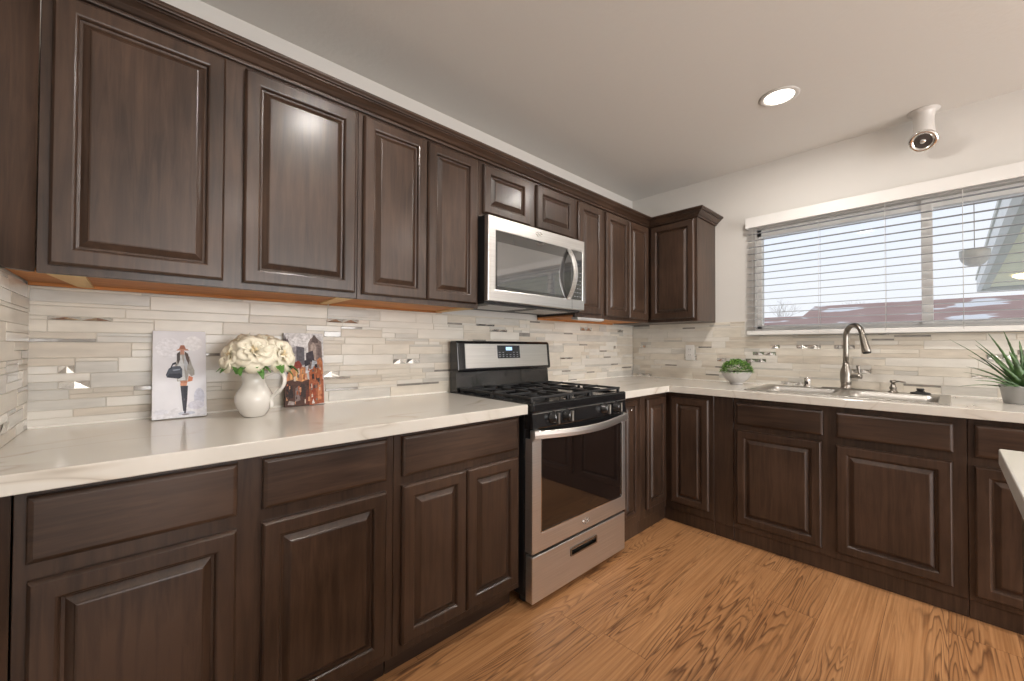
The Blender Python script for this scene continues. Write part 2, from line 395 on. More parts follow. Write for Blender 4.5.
# unseen patio door frame, added around the fill light opening behind the camera
b = MB()
for (x0, x1, z0, z1) in ((-3.2, -3.12, 0, 2.2), (-.38, -.3, 0, 2.2), (-1.79, -1.71, 0, 2.2), (-3.2, -.3, 2.12, 2.2)):
    b.box((x0, YB-.1, z0), (x1, YB-.02, z1), 0, .003)
struct(b.build('door_1', M['trim']))

# ================================================================== CABINETS
def door_rings(mb, plane, w, u0, u1, z0, z1, drawer=False, fr=.052):
    """plane 'y': front at y=w facing -y ; plane 'x': front at x=w facing -x. thickness .02"""
    if drawer: prof = [(0, 0), (0, .013), (.003, .0165), (.008, .0190), (.011, .020)]
    else:
        k = min(.0445, (u1-u0)*.175)
        prof = [(0, 0), (0, .012), (.004, .0175), (.007, .020), (k-.004, .020), (k, .0185), (k+.003, .014), (k+.004, .008), (k+.010, .007),
                (k+.024, .0160), (k+.0265, .0185), (k+.030, .0195)]
    rr = []
    for (d, h) in prof:
        ww = w + .020 - h
        q = ((u0+d, z0+d), (u1-d, z0+d), (u1-d, z1-d), (u0+d, z1-d))
        rr.append([(u, ww, z) if plane == 'y' else (ww, u, z) for (u, z) in q])
    mb.rings(rr)
def add_door(root, plane, w, u0, u1, z0, z1, name='door', **k):
    mb = MB(); door_rings(mb, plane, w, u0, u1, z0, z1, name in ('drawer', 'drawer_front'), **k)
    m = M['wood_v'] if name == 'door' else (M['wood_x'] if plane == 'y' else M['wood_y'])
    return mb.build(name, m, root)

# ---- wall cabinets on the range wall (front frame at y=-.335, doors to -.355)
FU = -.335
def wall_cab(name, label, x0, x1, doors, z0=ZU, z1=2.119, group=None, blocks=()):
    r = thing(name, label, 'cabinet', ((x0+x1)/2, -.17, z0), group)
    mb = MB(); g = .0008
    mb.box((x0+g, FU+.02, z0+.014), (x1-g, -.006, z1)); mb.box((x0+g, FU, z0), (x1-g, FU+.02, z1))
    bevel(mb.build('body', M['wood_v'], r), .0012, 1)
    lx = x0-.054 if x0 < -3.4 else x0+.004
    mb = MB(); mb.box((lx, FU+.021, z0+.006), (x1-.004, -.016, z0+.0135)); mb.build('bottom_panel', M['raw'], r)
    mb = MB(); mb.box((lx, -.016, z0-.004), (x1-.004, -.0065, z0+.013), 0, .001); mb.build('wall_cleat', M['raw'], r)
    for (bx0, bx1) in blocks:
        mb = MB(); mb.rings([[(bx0, FU+.022, z), (bx1, FU+.022, z), (bx1, -.017, z), (bx0+(bx1-bx0)*.5, -.017, z)] for z in (z0-.001, z0+.0055)])
        mb.build('corner_block', M['raw_light'], r)
    for d in doors: add_door(r, 'y', FU-.020, *d)
    return r
wall_cab('wall_cabinet', 'large dark brown wall cabinet with two wide doors above the canvases', -3.457, -2.628,
         [(-3.435, -3.063, 1.379, 2.095), (-3.011, -2.640, 1.378, 2.091)], blocks=((-3.44, -3.37), (-2.70, -2.635)))
wall_cab('wall_cabinet', 'dark brown wall cabinet with two narrow doors left of the microwave', -2.628, -2.021,
         [(-2.610, -2.3215, 1.376, 2.091), (-2.3175, -2.039, 1.378, 2.091)], blocks=((-2.10, -2.03),))
wall_cab('wall_cabinet', 'short dark brown cabinet with two small doors above the microwave', -2.021, -1.250,
         [(-1.999, -1.669, 1.841, 2.088), (-1.613, -1.280, 1.841, 2.088)], z0=1.822)
wall_cab('wall_cabinet', 'narrow dark brown wall cabinet with one door right of the microwave', -1.250, -.950,
         [(-1.232, -.973, 1.381, 2.091)])
wall_cab('wall_cabinet', 'dark brown two-door wall cabinet touching the corner end cabinet', -.950, -.336,
         [(-.928, -.641, 1.381, 2.091), (-.634, -.362, 1.381, 2.091)])
# ---- end cabinet on the window wall
r = thing('wall_cabinet', 'dark brown end wall cabinet beside the window, with exposed side panel', 'cabinet', (-.17, -.36, ZU))
mb = MB(); mb.box((-.315, -.7135, ZU+.002), (-.006, -.0065, 2.119)); mb.box((-.335, -.7135, ZU), (-.3148, -.337, 2.119)); bevel(mb.build('body', M['wood_v'], r), .0015)
add_door(r, 'x', -.355, -.695, -.362, 1.381, 2.093)
# ---- angled filler panels against the left wall
def filler(name, label, x0, y0, x1, y1, z0, z1):
    mb = MB(); t = .018; d = Vector((x0-x1, y0-y1, 0)).normalized(); n = Vector((d.y, -d.x, 0))*t
    if n.y < 0: n = -n
    A, B = Vector((x1, y1, 0)), Vector((x0, y0, 0))
    mb.rings([[Vector((p.x, p.y, z)) for p in (A, B, B+n, A+n)] for z in (z0, z1)])
    return tag(mb.build(name, M['wood_v']), label, 'panel')
filler('filler_panel', 'angled dark wood filler between upper cabinet and left wall', -3.4575, -.337, -3.5150, -.398, ZU, 2.119)
# ---- crown moulding
CR = [(.0, 2.104), (.009, 2.104), (.011, 2.108), (.011, 2.114), (.016, 2.1145), (.020, 2.117), (.028, 2.127), (.040, 2.136), (.043, 2.137), (.043, 2.143), (.050, 2.1435), (.052, 2.147), (.057, 2.150), (.059, 2.153), (.059, 2.160), (0, 2.160)]
path = [(-3.504, -.3965, (-1/math.sqrt(2), 1/math.sqrt(2)))]
def crown():
    mb = MB(); rr = []
    P = [(-3.512, -.396), (-3.4565, -.3365), (-.3365, -.3365), (-.3365, -.7145), (-.006, -.7145)]
    dirs = []
    for i in range(len(P)-1):
        d = Vector((P[i+1][0]-P[i][0], P[i+1][1]-P[i][1])).normalized(); dirs.append(Vector((d.y, -d.x)))
    for i, p in enumerate(P):
        if i == 0: n = dirs[0]
        elif i == len(P)-1: n = dirs[-1]
        else:
            n = (dirs[i-1]+dirs[i]); n = n / n.dot(dirs[i])
        rr.append([(p[0]+n.x*o, p[1]+n.y*o, z) for (o, z) in CR])
    mb.rings(rr)
    return mb
# the outward normal of a path walked towards +x along y=const is -y, so (d.y,-d.x) = (0,-1)
o = crown().build('crown_moulding', M['wood_x']); tag(o, 'stepped dark wood crown moulding running along the tops of the wall cabinets', 'moulding')

# ---- base cabinets
FB = -.610; ZB1 = ZC-.0435
def base_cab(label, x0, x1, fronts, toe=-.552, toez=.092, grp=None):
    r = thing('base_cabinet', label, 'cabinet', ((x0+x1)/2, -.31, 0), grp)
    mb = MB(); mb.box((x0+.0008, FB, toez), (x1-.0008, -.008, ZB1)); bevel(mb.build('body', M['wood_v'], r), .0012, 1)
    mb = MB(); mb.box((x0+.002, toe, 0), (x1-.002, -.02, toez)); mb.build('toe_kick', M['wood_x'], r)
    for f in fronts: add_door(r, 'y', FB-.020, *f[1:], name=f[0])
    return r
base_cab('dark brown base cabinet nearest the left wall with two doors and two drawers', -3.447, -2.604,
         [('drawer', -3.427, -3.060, .713, .853), ('drawer', -3.001, -2.634, .713, .853),
          ('door', -3.425, -3.060, .124, .675), ('door', -3.001, -2.634, .124, .675)])
base_cab('dark brown base cabinet left of the range with wide drawer over two doors', -2.604, -1.996,
         [('drawer', -2.575, -2.019, .713, .853), ('door', -2.575, -2.299, .124, .680), ('door', -2.295, -2.018, .124, .680)])
filler('filler_panel', 'dark wood filler strip between base cabinet and left wall under the worktop', -3.449, -.612, -3.514, -.640, .0, ZB1)
r = thing('base_cabinet', 'narrow dark brown base cabinet right of the range', 'cabinet', (-1.07, -.31, 0))
mb = MB(); mb.box((-1.178, -.600, 0), (-.9455, -.008, ZB1)); mb.box((-1.178, -.610, .085), (-.9455, -.600, ZB1)); bevel(mb.build('body', M['wood_v'], r), .0012, 1)
add_door(r, 'y', -.630, -1.160, -1.004, .138, .840)
mb = MB(); mb.lathe((-1.085, -.630, .790), [(.0, -.007), (.006, -.007), (.0075, -.004), (.006, 0)], 16, axis='y'); mb.build('door_bumper', M['chrome'], r)
# corner cabinet, L-shaped
r = thing('base_cabinet', 'L-shaped dark brown corner base cabinet with two doors meeting at the corner', 'cabinet', (-.4, -.4, 0))
mb = MB(); xs = [-.944, -.600, -.008]; ys = [-.926, -.600, -.008]
mb.grid(xs, ys, lambda i, j: not (i == 0 and j == 0), 0, .085)
xs = [-.944, -.610, -.008]; ys = [-.926, -.610, -.008]
mb.grid(xs, ys, lambda i, j: not (i == 0 and j == 0), .085, ZB1)
bevel(mb.build('body', M['wood_v'], r), .0012, 1)
add_door(r, 'y', -.630, -.884, -.634, .138, .836)
add_door(r, 'x', -.630, -.898, -.655, .138, .836)
def base_cab_w(label, y0, y1, fronts):
    r = thing('base_cabinet', label, 'cabinet', (-.31, (y0+y1)/2, 0))
    mb = MB(); hollow = label.find('sink') >= 0
    mb.box((-.610, y0-.0008, .085), (-.585, y1+.0008, ZB1)); mb.box((-.598, y0-.0008, 0), (-.575, y1+.0008, .085))
    if hollow:
        mb.box((-.585, y0-.0008, .085), (-.008, y0-.018, ZB1)); mb.box((-.585, y1+.018, .085), (-.008, y1+.0008, ZB1)); mb.box((-.585, y0-.018, .085), (-.008, y1+.018, .10))
    else: mb.box((-.585, y0-.0008, .085), (-.008, y1+.0008, ZB1))
    bevel(mb.build('body', M['wood_v'], r), .0012, 1)
    for f in fronts: add_door(r, 'x', -.630, *f[1:], name=f[0])
    return r
mb = MB(); mb.box((-.610, -.9275, .085), (-.592, -1.0385, ZB1)); mb.box((-.600, -.9275, 0), (-.585, -1.0385, .085))
tag(bevel(mb.build('filler_panel', M['wood_v']), .001, 1), 'plain dark wood filler panel between corner cabinet and sink cabinet', 'panel')
base_cab_w('dark brown base cabinet under the sink with two false drawers and two doors', -1.040, -1.980,
           [('drawer_front', -1.476, -1.060, .711, .838), ('drawer_front', -1.939, -1.532, .711, .838),
            ('door', -1.470, -1.059, .122, .677), ('door', -1.936, -1.530, .122, .670)])
base_cab_w('dark brown base cabinet at the far right, half hidden behind the island', -1.980, -2.60,
           [('drawer', -2.28, -2.001, .705, .842), ('door', -2.28, -1.999, .110, .665)])

# ---- worktops
mb = MB(); mb.grid([-3.515, RX0], [-.6596, -.011], lambda i, j: True, ZC-.0427, ZC)
tag(bevel(mb.build('worktop', M['quartz']), .003), 'white veined quartz worktop left of the range', 'worktop')
SX0, SX1, SY0, SY1 = -.560, -.075, -1.918, -1.105
mb = MB(); mb.grid([RX1, -.6596, SX0, SX1, -.011], [-2.62, SY0, SY1, -.6596, -.011],
        lambda i, j: not (i == 0 and j < 3) and not (i == 2 and j == 1), ZC-.0427, ZC)
tag(bevel(mb.build('worktop', M['quartz']), .003), 'white L-shaped quartz worktop running under the window with a sink', 'worktop')
# caulk beads
mb = MB()
mb.box((-3.505, -.0165, ZC), (RX0, -.0105, ZC+.005)); tag(mb.build('caulk_bead', M['caulk']), 'white caulk line at the back of the left worktop', 'caulk')
mb = MB(); mb.grid([RX1, -.0165, -.0105], [-2.6, -.0165, -.0105], lambda i, j: not (i == 0 and j == 0), ZC, ZC+.005)
tag(mb.build('caulk_bead', M['caulk']), 'white caulk line at the back of the worktop under the window', 'caulk')

# ---- island
r = thing('kitchen_island', 'dark wood kitchen island with white quartz top at the right edge', 'island', (-2.2, -2.5, 0))
mb = MB(); mb.box((-2.95, -2.90, .0), (-1.66, -2.046, ZC-.043)); bevel(mb.build('body', M['wood_v'], r), .002)
mb = MB(); mb.box((-3.0, -2.95, ZC-.0425), (-1.632, -2.012, ZC), 0, 0); bevel(mb.build('island_top', M['quartz'], r), .004)

# ================================================================== BACKSPLASH
def backsplash(label, plane, u0, u1, z0, z1, seed, holes=(), mir=.0):
    """plane 'y' : wall y=0, tiles face -y ; 'x': wall x=0 face -x ; 'l': left wall facing +x"""
    R = random.Random(seed); mb = MB()
    def P(u, z, d):
        if plane == 'y': return (u, -d, z)
        if plane == 'x': return (-d, u, z)
        return (XL+d, u, z)
    def tile(a0, a1, b0, b1, kind):
        if a1-a0 < .006 or b1-b0 < .006: return
        if kind in (4, 5) and a1-a0 > .16:
            c_ = a0 + (.10 if kind == 4 else .145)
            tile(a0, c_, b0, b1, kind); tile(c_, a1, b0, b1, R.choice((0, 1, 0, 2))); return
        for (h0, h1, k0, k1) in holes:
            if a0 < h1 and a1 > h0 and b0 < k1 and b1 > k0:
                if a0 < h0-.01: tile(a0, h0, b0, b1, kind)
                if a1 > h1+.01: tile(h1, a1, b0, b1, kind)
                lo, hi = max(a0, h0), min(a1, h1)
                if b0 < k0-.008: tile(lo, hi, b0, k0, kind)
                if b1 > k1+.008: tile(lo, hi, k1, b1, kind)
                return
        g = .0009; D = .0085 + R.random()*.0012; e = .0008
        rr = [[P(a0+g, b0+g, .003), P(a1-g, b0+g, .003), P(a1-g, b1-g, .003), P(a0+g, b1-g, .003)],
              [P(a0+g, b0+g, D-e), P(a1-g, b0+g, D-e), P(a1-g, b1-g, D-e), P(a0+g, b1-g, D-e)]]
        if kind != 5:
            rr.append([P(a0+g+e, b0+g+e, D), P(a1-g-e, b0+g+e, D), P(a1-g-e, b1-g-e, D), P(a0+g+e, b1-g-e, D)])
            mb.rings(rr, kind, cap0=False)
        else:   # mirror strip with a zig-zag faceted face
            mb.rings(rr, kind, cap0=False, cap1=False)
            L_ = a1-a0-2*g; n = max(2, int(round(L_/.036))); n += n % 2
            bot = [mb.bm.verts.new(P(a0+g+L_*i/n, b0+g, D-e + (.0045 if i % 2 else 0))) for i in range(n+1)]
            tp = [mb.bm.verts.new(P(a0+g+L_*i/n, b1-g, D-e + (0 if i % 2 else .0045))) for i in range(n+1)]
            for i in range(n):
                if i % 2: fs = ((bot[i], bot[i+1], tp[i]), (bot[i+1], tp[i+1], tp[i]))
                else: fs = ((bot[i], bot[i+1], tp[i+1]), (bot[i], tp[i+1], tp[i]))
                for f in fs: mb.bm.faces.new(f).material_index = kind
    def stone(): return R.choices([0, 1, 2, 3], [38, 30, 17, 15])[0]
    band = .050; z = z0; 
    row = 0
    while z < z1-.004:
        hb = min(band, z1-z) if R.random() < .72 else min(.0325, z1-z)
        u = u0 - R.random()*.12
        while u < u1:
            L_ = R.choice([.10, .15, .20, .20, .25, .30, .36]); a0, a1 = max(u, u0), min(u+L_, u1); u += L_
            if a1-a0 < .006: continue
            mode = R.random()
            if mode < .46 or hb < .02: tile(a0, a1, z, z+hb, stone())
            elif mode < .72:
                m_ = z+hb*.5; k1, k2 = stone(), stone()
                if R.random() < mir: k1 = 5
                if R.random() < .20: k1 = R.choice([4, 5])
                elif R.random() < .20: k2 = R.choice([4, 5])
                mid = a0+(a1-a0)*R.choice([.35, .5, .65])
                if R.random() < .5: tile(a0, a1, z, m_, k1); tile(a0, mid, m_, z+hb, k2); tile(mid, a1, m_, z+hb, stone())
                else: tile(a0, mid, z, m_, stone()); tile(mid, a1, z, m_, k1); tile(a0, a1, m_, z+hb, k2)
            else:
                t1 = .012; k = R.choices([4, 3, 1, 0, 5], [40, 20, 16, 16, 8])[0]
                if R.random() < .5: tile(a0, a1, z, z+t1, k); tile(a0, a1, z+t1, z+hb, stone())
                else: tile(a0, a1, z+hb-t1, z+hb, k); tile(a0, a1, z, z+hb-t1, stone())
        z += hb; row += 1
    # grout bed
    def bed(a0, a1, b0, b1):
        if a1-a0 > .002 and b1-b0 > .002:
            mb.rings([[P(a0, b0, d), P(a1, b0, d), P(a1, b1, d), P(a0, b1, d)] for d in (.0005, .0068)], 6)
    if holes:
        h0, h1, k0, k1 = holes[0]
        bed(u0, h0, z0, z1); bed(h1, u1, z0, z1); bed(h0, h1, z0, k0); bed(h0, h1, k1, z1)
    else: bed(u0, u1, z0, z1)
    return tag(mb.build('tile_backsplash', TILE), label, 'backsplash')
backsplash('beige and grey strip mosaic backsplash along the range wall', 'y', -3.515, -.010, ZC+.0005, ZU-.005, 11, mir=.10)
backsplash('beige strip mosaic backsplash with silver pieces on the window wall', 'x', -2.62, -.010, ZC+.0005, ZU+.002, 5, mir=.38, holes=((-2.62, -.918, 1.254, 1.40),))
backsplash('narrow stretch of strip mosaic backsplash on the left wall', 'l', -.66, -.010, ZC+.0005, ZU-.005, 23)

# outlet
r = thing('wall_outlet', 'white double outlet on the tiles below the end cabinet', 'outlet', (-.010, -.52, 1.127))
mb = MB(); mb.box((-.0165, -.555, 1.067), (-.0098, -.485, 1.187), 0, .002); mb.build('cover_plate', M['white'], r)
for zc in (1.105, 1.148):
    mb = MB(); mb.lathe((-.0160, -.52, zc), [(.0165, 0), (.0165, -.002), (.015, -.003)], 24, axis='x')
    f = mb.build('socket', M['white'], r)
    mb = MB()
    for dy in (-.006, .006): mb.box((-.0198, -.5205+dy, zc-.002), (-.0185, -.5185+dy, zc+.007))
    mb.build('slot', M['dark_in'], f)

# ================================================================== RANGE
X0, X1 = -1.978, -1.222; XM = (X0+X1)/2
r = thing('gas_range', 'stainless steel and black gas range between the worktops', 'range', (XM, -.34, 0))
mb = MB(); mb.box((X0, -.625, .045), (X1, -.03, .892), 0, .004); mb.build('body', M['black_side'], r)
# cooktop with raised rim
mb = MB(); mb.box((X0-.001, -.655, .885), (X1+.001, -.03, .905), 0, .004)
mb.box((X0-.001, -.680, .872), (X1+.001, -.640, .917), 0, .008)
mb.box((X0-.001, -.66, .900), (X0+.022, -.09, .915), 0, .004); mb.box((X1-.022, -.66, .900), (X1+.001, -.09, .915), 0, .004)
mb.build('cooktop', M['black'], r)
# control panel (sloping a little)
mb = MB(); rr = []
for (y, z) in (): pass
mb.rings([[(x, -.625, .800), (x, -.676, .800), (x, -.680, .806), (x, -.672, .876), (x, -.625, .876)] for x in (X0, X1)])
cp = mb.build('control_panel', M['black'], r)
mb = MB(); mb.box((X0+.002, -.6805, .869), (X1-.002, -.6725, .8715), 0); mb.build('panel_trim_line', M['steel_h'], r)
for kx in (-1.845, -1.745, -1.435, -1.325):
    mb = MB(); mb.lathe((kx, -.678, .842), [(.030, .004), (.030, -.004), (.024, -.008), (.023, -.028), (.020, -.032), (0, -.032)], 28, axis='y')
    kn = mb.build('knob', M['black'], r)
    mb = MB(); mb.box((kx-.0065, -.720, .842-.025), (kx+.0065, -.703, .842+.025), 0, .003); mb.build('knob_grip', M['nickel'], kn)
# backguard
mb = MB()
mb.rings([[(x, -.028, .90), (x, -.095, .90), (x, -.082, 1.030), (x, -.028, 1.030)] for x in (X0+.004, X1-.004)])
mb.build('backguard_riser', M['black'], r)
mb = MB()
mb.rings([[(x, -.028, 1.026), (x, -.100, 1.026), (x, -.108, 1.036), (x, -.092, 1.190), (x, -.080, 1.200), (x, -.028, 1.200)] for x in (X0, X1)])
bg = bevel(mb.build('backguard', M['black'], r), .006, 3)
def slope_y(z): return -.108 + (z-1.036)/(1.190-1.036)*.016
def on_slope(mb, x0, x1, z0, z1, t0, t1, mi=0):
    mb.rings([[(x0, slope_y(z0)-t, z0), (x1, slope_y(z0)-t, z0), (x1, slope_y(z1)-t, z1), (x0, slope_y(z1)-t, z1)] for t in (t0, t1)], mi)
mb = MB(); on_slope(mb, X0+.052, X1-.028, 1.046, 1.184, -.001, .003); bevel(mb.build('steel_fascia', M['steel_h'], r), .001, 1)
mb = MB(); on_slope(mb, -1.690, -1.505, 1.098, 1.176, .0025, .006)
dp = bevel(mb.build('display_panel', M['display_bg'], r), .002)
mb = MB(); on_slope(mb, -1.622, -1.572, 1.146, 1.166, .0055, .0066); mb.build('clock_display', M['display'], dp)
mb = MB()
for i in range(6):
    for zz in (1.106, 1.118, 1.132):
        if zz > 1.13 and 1 < i < 4: continue
        on_slope(mb, -1.680+i*.029, -1.668+i*.029, zz, zz+.0035, .0055, .0063)
mb.build('button_marks', M['grey_mark'], dp)
# oven door
YD = -.676
mb = MB()
gx0, gx1, gz0, gz1 = X0+.056, X1-.036, .332, .742
mb.grid([X0, gx0, gx1, X1], [.250, gz0, .752, .757], lambda i, j: not (i == 1 and j == 1), YD, -.630, 'xz')
od = bevel(mb.build('oven_door', M['steel'], r), .004)
mb = MB(); mb.box((X0+.002, YD+.004, .757), (X1-.002, -.632, .796), 0, .002); mb.build('door_top_band', M['black'], od)
def rrect(x0, x1, z0, z1, y, rad, n=5):
    pts = []
    for (cx_, cz_, a0) in ((x1-rad, z1-rad, 0), (x0+rad, z1-rad, PI/2), (x0+rad, z0+rad, PI), (x1-rad, z0+rad, 1.5*PI)):
        for k in range(n+1):
            a = a0+PI/2*k/n; pts.append((cx_+rad*math.cos(a), y, cz_+rad*math.sin(a)))
    return pts
mb = MB(); mb.box((gx0-.0005, YD+.003, gz0-.0005), (gx1+.0005, -.640, .7525)); mb.build('oven_window', M['glass_black'], od)
mb = MB(); mb.rings([rrect(gx0+.0, gx1, gz0, .7525, YD+.0025, .012), rrect(gx0+.0, gx1, gz0, .7525, YD-.0008, .012),
                     rrect(gx0+.004, gx1-.004, gz0+.004, .7485, YD-.0008, .010), rrect(gx0+.004, gx1-.004, gz0+.004, .7485, YD+.0025, .010)], cap0=False, cap1=False)
mb.build('window_bezel', M['chrome'], od)
# arched handle band
mb = MB(); rr = []; N_ = 28
for i in range(N_+1):
    t = i/N_; x = X0 + .001 + (X1-X0-.002)*t; s_ = math.sin(PI*t)
    bow = .046*s_**1.1; sag = .010*s_
    y = YD-.010-bow; z = .778-sag; hh = .019
    rr.append([(x, y, z-hh), (x, y-.004, z-hh+.003), (x, y-.0055, z), (x, y-.004, z+hh-.003), (x, y, z+hh), (x, y+.010, z+hh-.002), (x, y+.010, z-hh+.002)])
mb.rings(rr, smooth=False)
for (xa, xb) in ((X0, X0+.040), (X1-.040, X1)):
    mb.box((xa, YD-.010, .750), (xb, -.66, .797), 0, .003)
mb.build('oven_handle', M['steel'], od)
def emblem(root, x, y, z, s=1.35):
    mb = MB(); n = 28; rr = []
    for k in range(n):
        a = 2*PI*k/n; c = Vector((x+math.cos(a)*.016*s, y, z+math.sin(a)*.0095*s)); d = Vector((math.cos(a), 0, math.sin(a)))
        rr.append([c-d*.0013, c+Vector((0, -.0018, 0)), c+d*.0013])
    R_ = [[mb.bm.verts.new(p) for p in q] for q in rr]
    for k in range(n):
        for j in range(3): mb.bm.faces.new((R_[k][j], R_[k][(j+1)%3], R_[(k+1)%n][(j+1)%3], R_[(k+1)%n][j]))
    mb.tube([(x-.020*s, y-.001, z-.002*s), (x-.008*s, y-.001, z+.004*s), (x+.004*s, y-.001, z-.003*s), (x+.021*s, y-.001, z+.005*s)], .0011*s, 6)
    mb.build('emblem', M['chrome'], root)
emblem(od, XM+.01, YD-.001, .292)
# storage drawer
mb = MB(); hx0, hx1 = -1.708, -1.500
mb.grid([X0+.003, hx0, hx1, X1-.003], [.030, .157, .189, .236], lambda i, j: not (i == 1 and j == 1), YD+.002, -.630, 'xz')
dr = bevel(mb.build('storage_drawer', M['steel'], r), .004)
mb = MB(); mb.box((hx0-.001, -.655, .156), (hx1+.001, -.640, .190)); mb.build('handle_recess', M['black'], dr)
mb = MB(); mb.rings([rrect(hx0-.004, hx1+.004, .153, .193, YD+.003, .006), rrect(hx0-.004, hx1+.004, .153, .193, YD-.003, .006),
                     rrect(hx0+.004, hx1-.004, .160, .186, YD-.003, .005), rrect(hx0+.004, hx1-.004, .160, .186, YD+.014, .005)], cap0=False, cap1=False)
mb.build('handle_rim', M['nickel'], dr)
mb = MB(); mb.box((hx0+.006, YD+.004, .176), (hx1-.006, YD+.012, .187), 0, .002); mb.build('handle_bar', M['steel_h'], dr)
for fx in (X0+.045, X1-.045):
    for fy in (-.585, -.09):
        mb = MB(); mb.lathe((fx, fy, 0), [(.017, 0), (.018, .006), (.011, .012), (.009, .046)], 16); mb.build('foot', M['black_side'], r)
mb = MB(); mb.box((X0+.01, -.600, .018), (X1-.01, -.585, .046)); mb.build('kick_plate', M['black_side'], r)
# burners and grates
burn = [(-1.790, -.500, .046), (-1.790, -.230, .036), (-1.410, -.500, .040), (-1.410, -.230, .034), (XM, -.360, .042)]
for (bx, by, br) in burn:
    mb = MB(); mb.lathe((bx, by, .904), [(br*1.25, 0), (br*1.2, .006), (br*1.0, .010), (br*1.0, .016), (br*.95, .018), (0, .018)], 28)
    bb = mb.build('burner', M['iron'], r)
    mb = MB(); mb.lathe((bx, by, .9225), [(br*.92, 0), (br*.95, .004), (br*.85, .009), (0, .010)], 28); mb.build('burner_cap', M['iron'], bb)
def grate(x0, x1, cs):
    mb = MB(); z0, z1 = .931, .941; w_ = .012; y0, y1 = -.645, -.105
    for (a, b_2) in (((x0, y0), (x1, y0)), ((x0, y1), (x1, y1)), ((x0, y0), (x0, y1)), ((x1, y0), (x1, y1))):
        if a[1] == b_2[1]: mb.box((a[0]-w_/2, a[1]-w_/2, z0-.002), (b_2[0]+w_/2, a[1]+w_/2, z1), 0, .003)
        else: mb.box((a[0]-w_/2, a[1], z0-.002), (a[0]+w_/2, b_2[1], z1), 0, .003)
    for (cx_, cy_) in cs:
        for (dx, dy) in ((1, 0), (-1, 0), (0, 1), (0, -1)):
            L_ = {1: (x1-cx_), -1: (cx_-x0)}[dx] if dx else .135
            p0 = (cx_+dx*.028, cy_+dy*.028); p1 = (cx_+dx*L_, cy_+dy*L_)
            px0, px1 = sorted((p0[0], p1[0])); py0, py1 = sorted((p0[1], p1[1]))
            if dx: mb.box((px0, cy_-.005, z0), (px1, cy_+.005, z1+.003), 0, .002)
            else: mb.box((cx_-.005, py0, z0), (cx_+.005, py1, z1+.003), 0, .002)
    mb.box((x0, -.370, z0), (x1, -.359, z1), 0, .002)
    for fx in (x0+.004, x1-.004):
        for fy in (y0+.002, -.365, y1-.002):
            mb.box((fx-.007, fy-.007, .9045), (fx+.007, fy+.007, z0+.002), 0, .002)
    g = mb.build('grate', M['iron'], r)
    return g
grate(X0+.022, XM-.095, [(-1.790, -.500), (-1.790, -.230)])
grate(XM-.083, XM+.083, [(XM, -.360)])
grate(XM+.095, X1-.022, [(-1.410, -.500), (-1.410, -.230)])

# ================================================================== MICROWAVE
mx0, mx1, mz0, mz1 = -2.018, -1.252, 1.392, 1.815; YM = -.410
r = thing('microwave_oven', 'stainless over-the-range microwave with dark glass door and curved handle', 'microwave', ((mx0+mx1)/2, -.2, mz0))
mb = MB(); mb.box((mx0+.002, -.378, mz0+.002), (mx1-.002, -.014, mz1+.004), 0, .003); mb.build('body', M['black_side'], r)
dx1 = -1.372
mb = MB()
wx0, wx1, wz0, wz1 = mx0+.050, mx1+(-.022), 1.452, 1.746
mb.grid([mx0, wx0, wx1, mx1], [mz0, wz0, wz1, mz1], lambda i, j: not (i == 1 and j == 1), YM, -.379, 'xz')
fr_ = bevel(mb.build('front_frame', M['steel_h'], r), .004)
mb = MB(); mb.box((dx1-.0012, YM-.0006, mz0+.003), (dx1+.0002, YM+.004, wz0-.001)); mb.build('door_seam', M['black_side'], r)
mb = MB(); mb.box((wx0-.0003, YM+.0025, wz0-.0003), (wx1+.0003, -.382, wz1+.0003)); dg = mb.build('door_glass', M['mw_band'], r)
mb = MB(); mb.box((wx0+.010, YM+.0015, wz0+.016), (dx1-.070, YM+.003, wz1-.055), 0); mb.build('window', M['mw_glass'], dg)
mb = MB(); mb.box((dx1-.0005, YM+.0018, wz0+.001), (dx1+.0012, YM+.003, wz1-.001)); mb.build('control_seam', M['grey_mark'], dg)
mb = MB()
for i in range(3):
    for j in range(7):
        mb.box((dx1+.022+i*.026, YM+.0018, 1.470+j*.024), (dx1+.036+i*.026, YM+.003, 1.4735+j*.024))
mb.build('keypad_marks', M['grey_mark'], dg)
mb = MB(); mb.box((dx1+.020, YM+.0016, 1.655), (dx1+.085, YM+.003, 1.690)); mb.build('display', M['display_bg'], dg)
mb = MB(); rr = []; n = 22
for i in range(n+1):
    t = i/n; z = 1.452 + .290*t; s_ = math.sin(PI*t)**.85; y = YM-.004-.052*s_; w_ = .0165
    xc = -1.405
    rr.append([(xc-w_, y+.004, z), (xc-w_*.7, y-.004, z), (xc+w_*.7, y-.004, z), (xc+w_, y+.004, z), (xc+w_*.7, y+.010, z), (xc-w_*.7, y+.010, z)])
mb.rings(rr); mb.build('handle', M['steel'], r)
for z in (1.456, 1.736):
    mb = MB(); mb.box((-1.417, YM-.012, z-.009), (-1.393, YM+.003, z+.009), 0, .003); mb.build('handle_mount', M['steel'], r)
emblem(r, -1.66, YM-.001, 1.783)
# underside: grease filters and lamp
mb = MB(); mb.box((mx0+.006, -.372, mz0-.010), (mx1-.006, -.05, mz0+.003), 0, .002); mb.build('bottom_pan', M['black_side'], r)
for k in range(2):
    xa = mx0+.07+k*.36
    mb = MB()
    for q in range(9): mb.box((xa, -.330+q*.022, mz0-.013), (xa+.27, -.318+q*.022, mz0-.0095))
    mb.build('grease_filter', M['steel_h'], r)
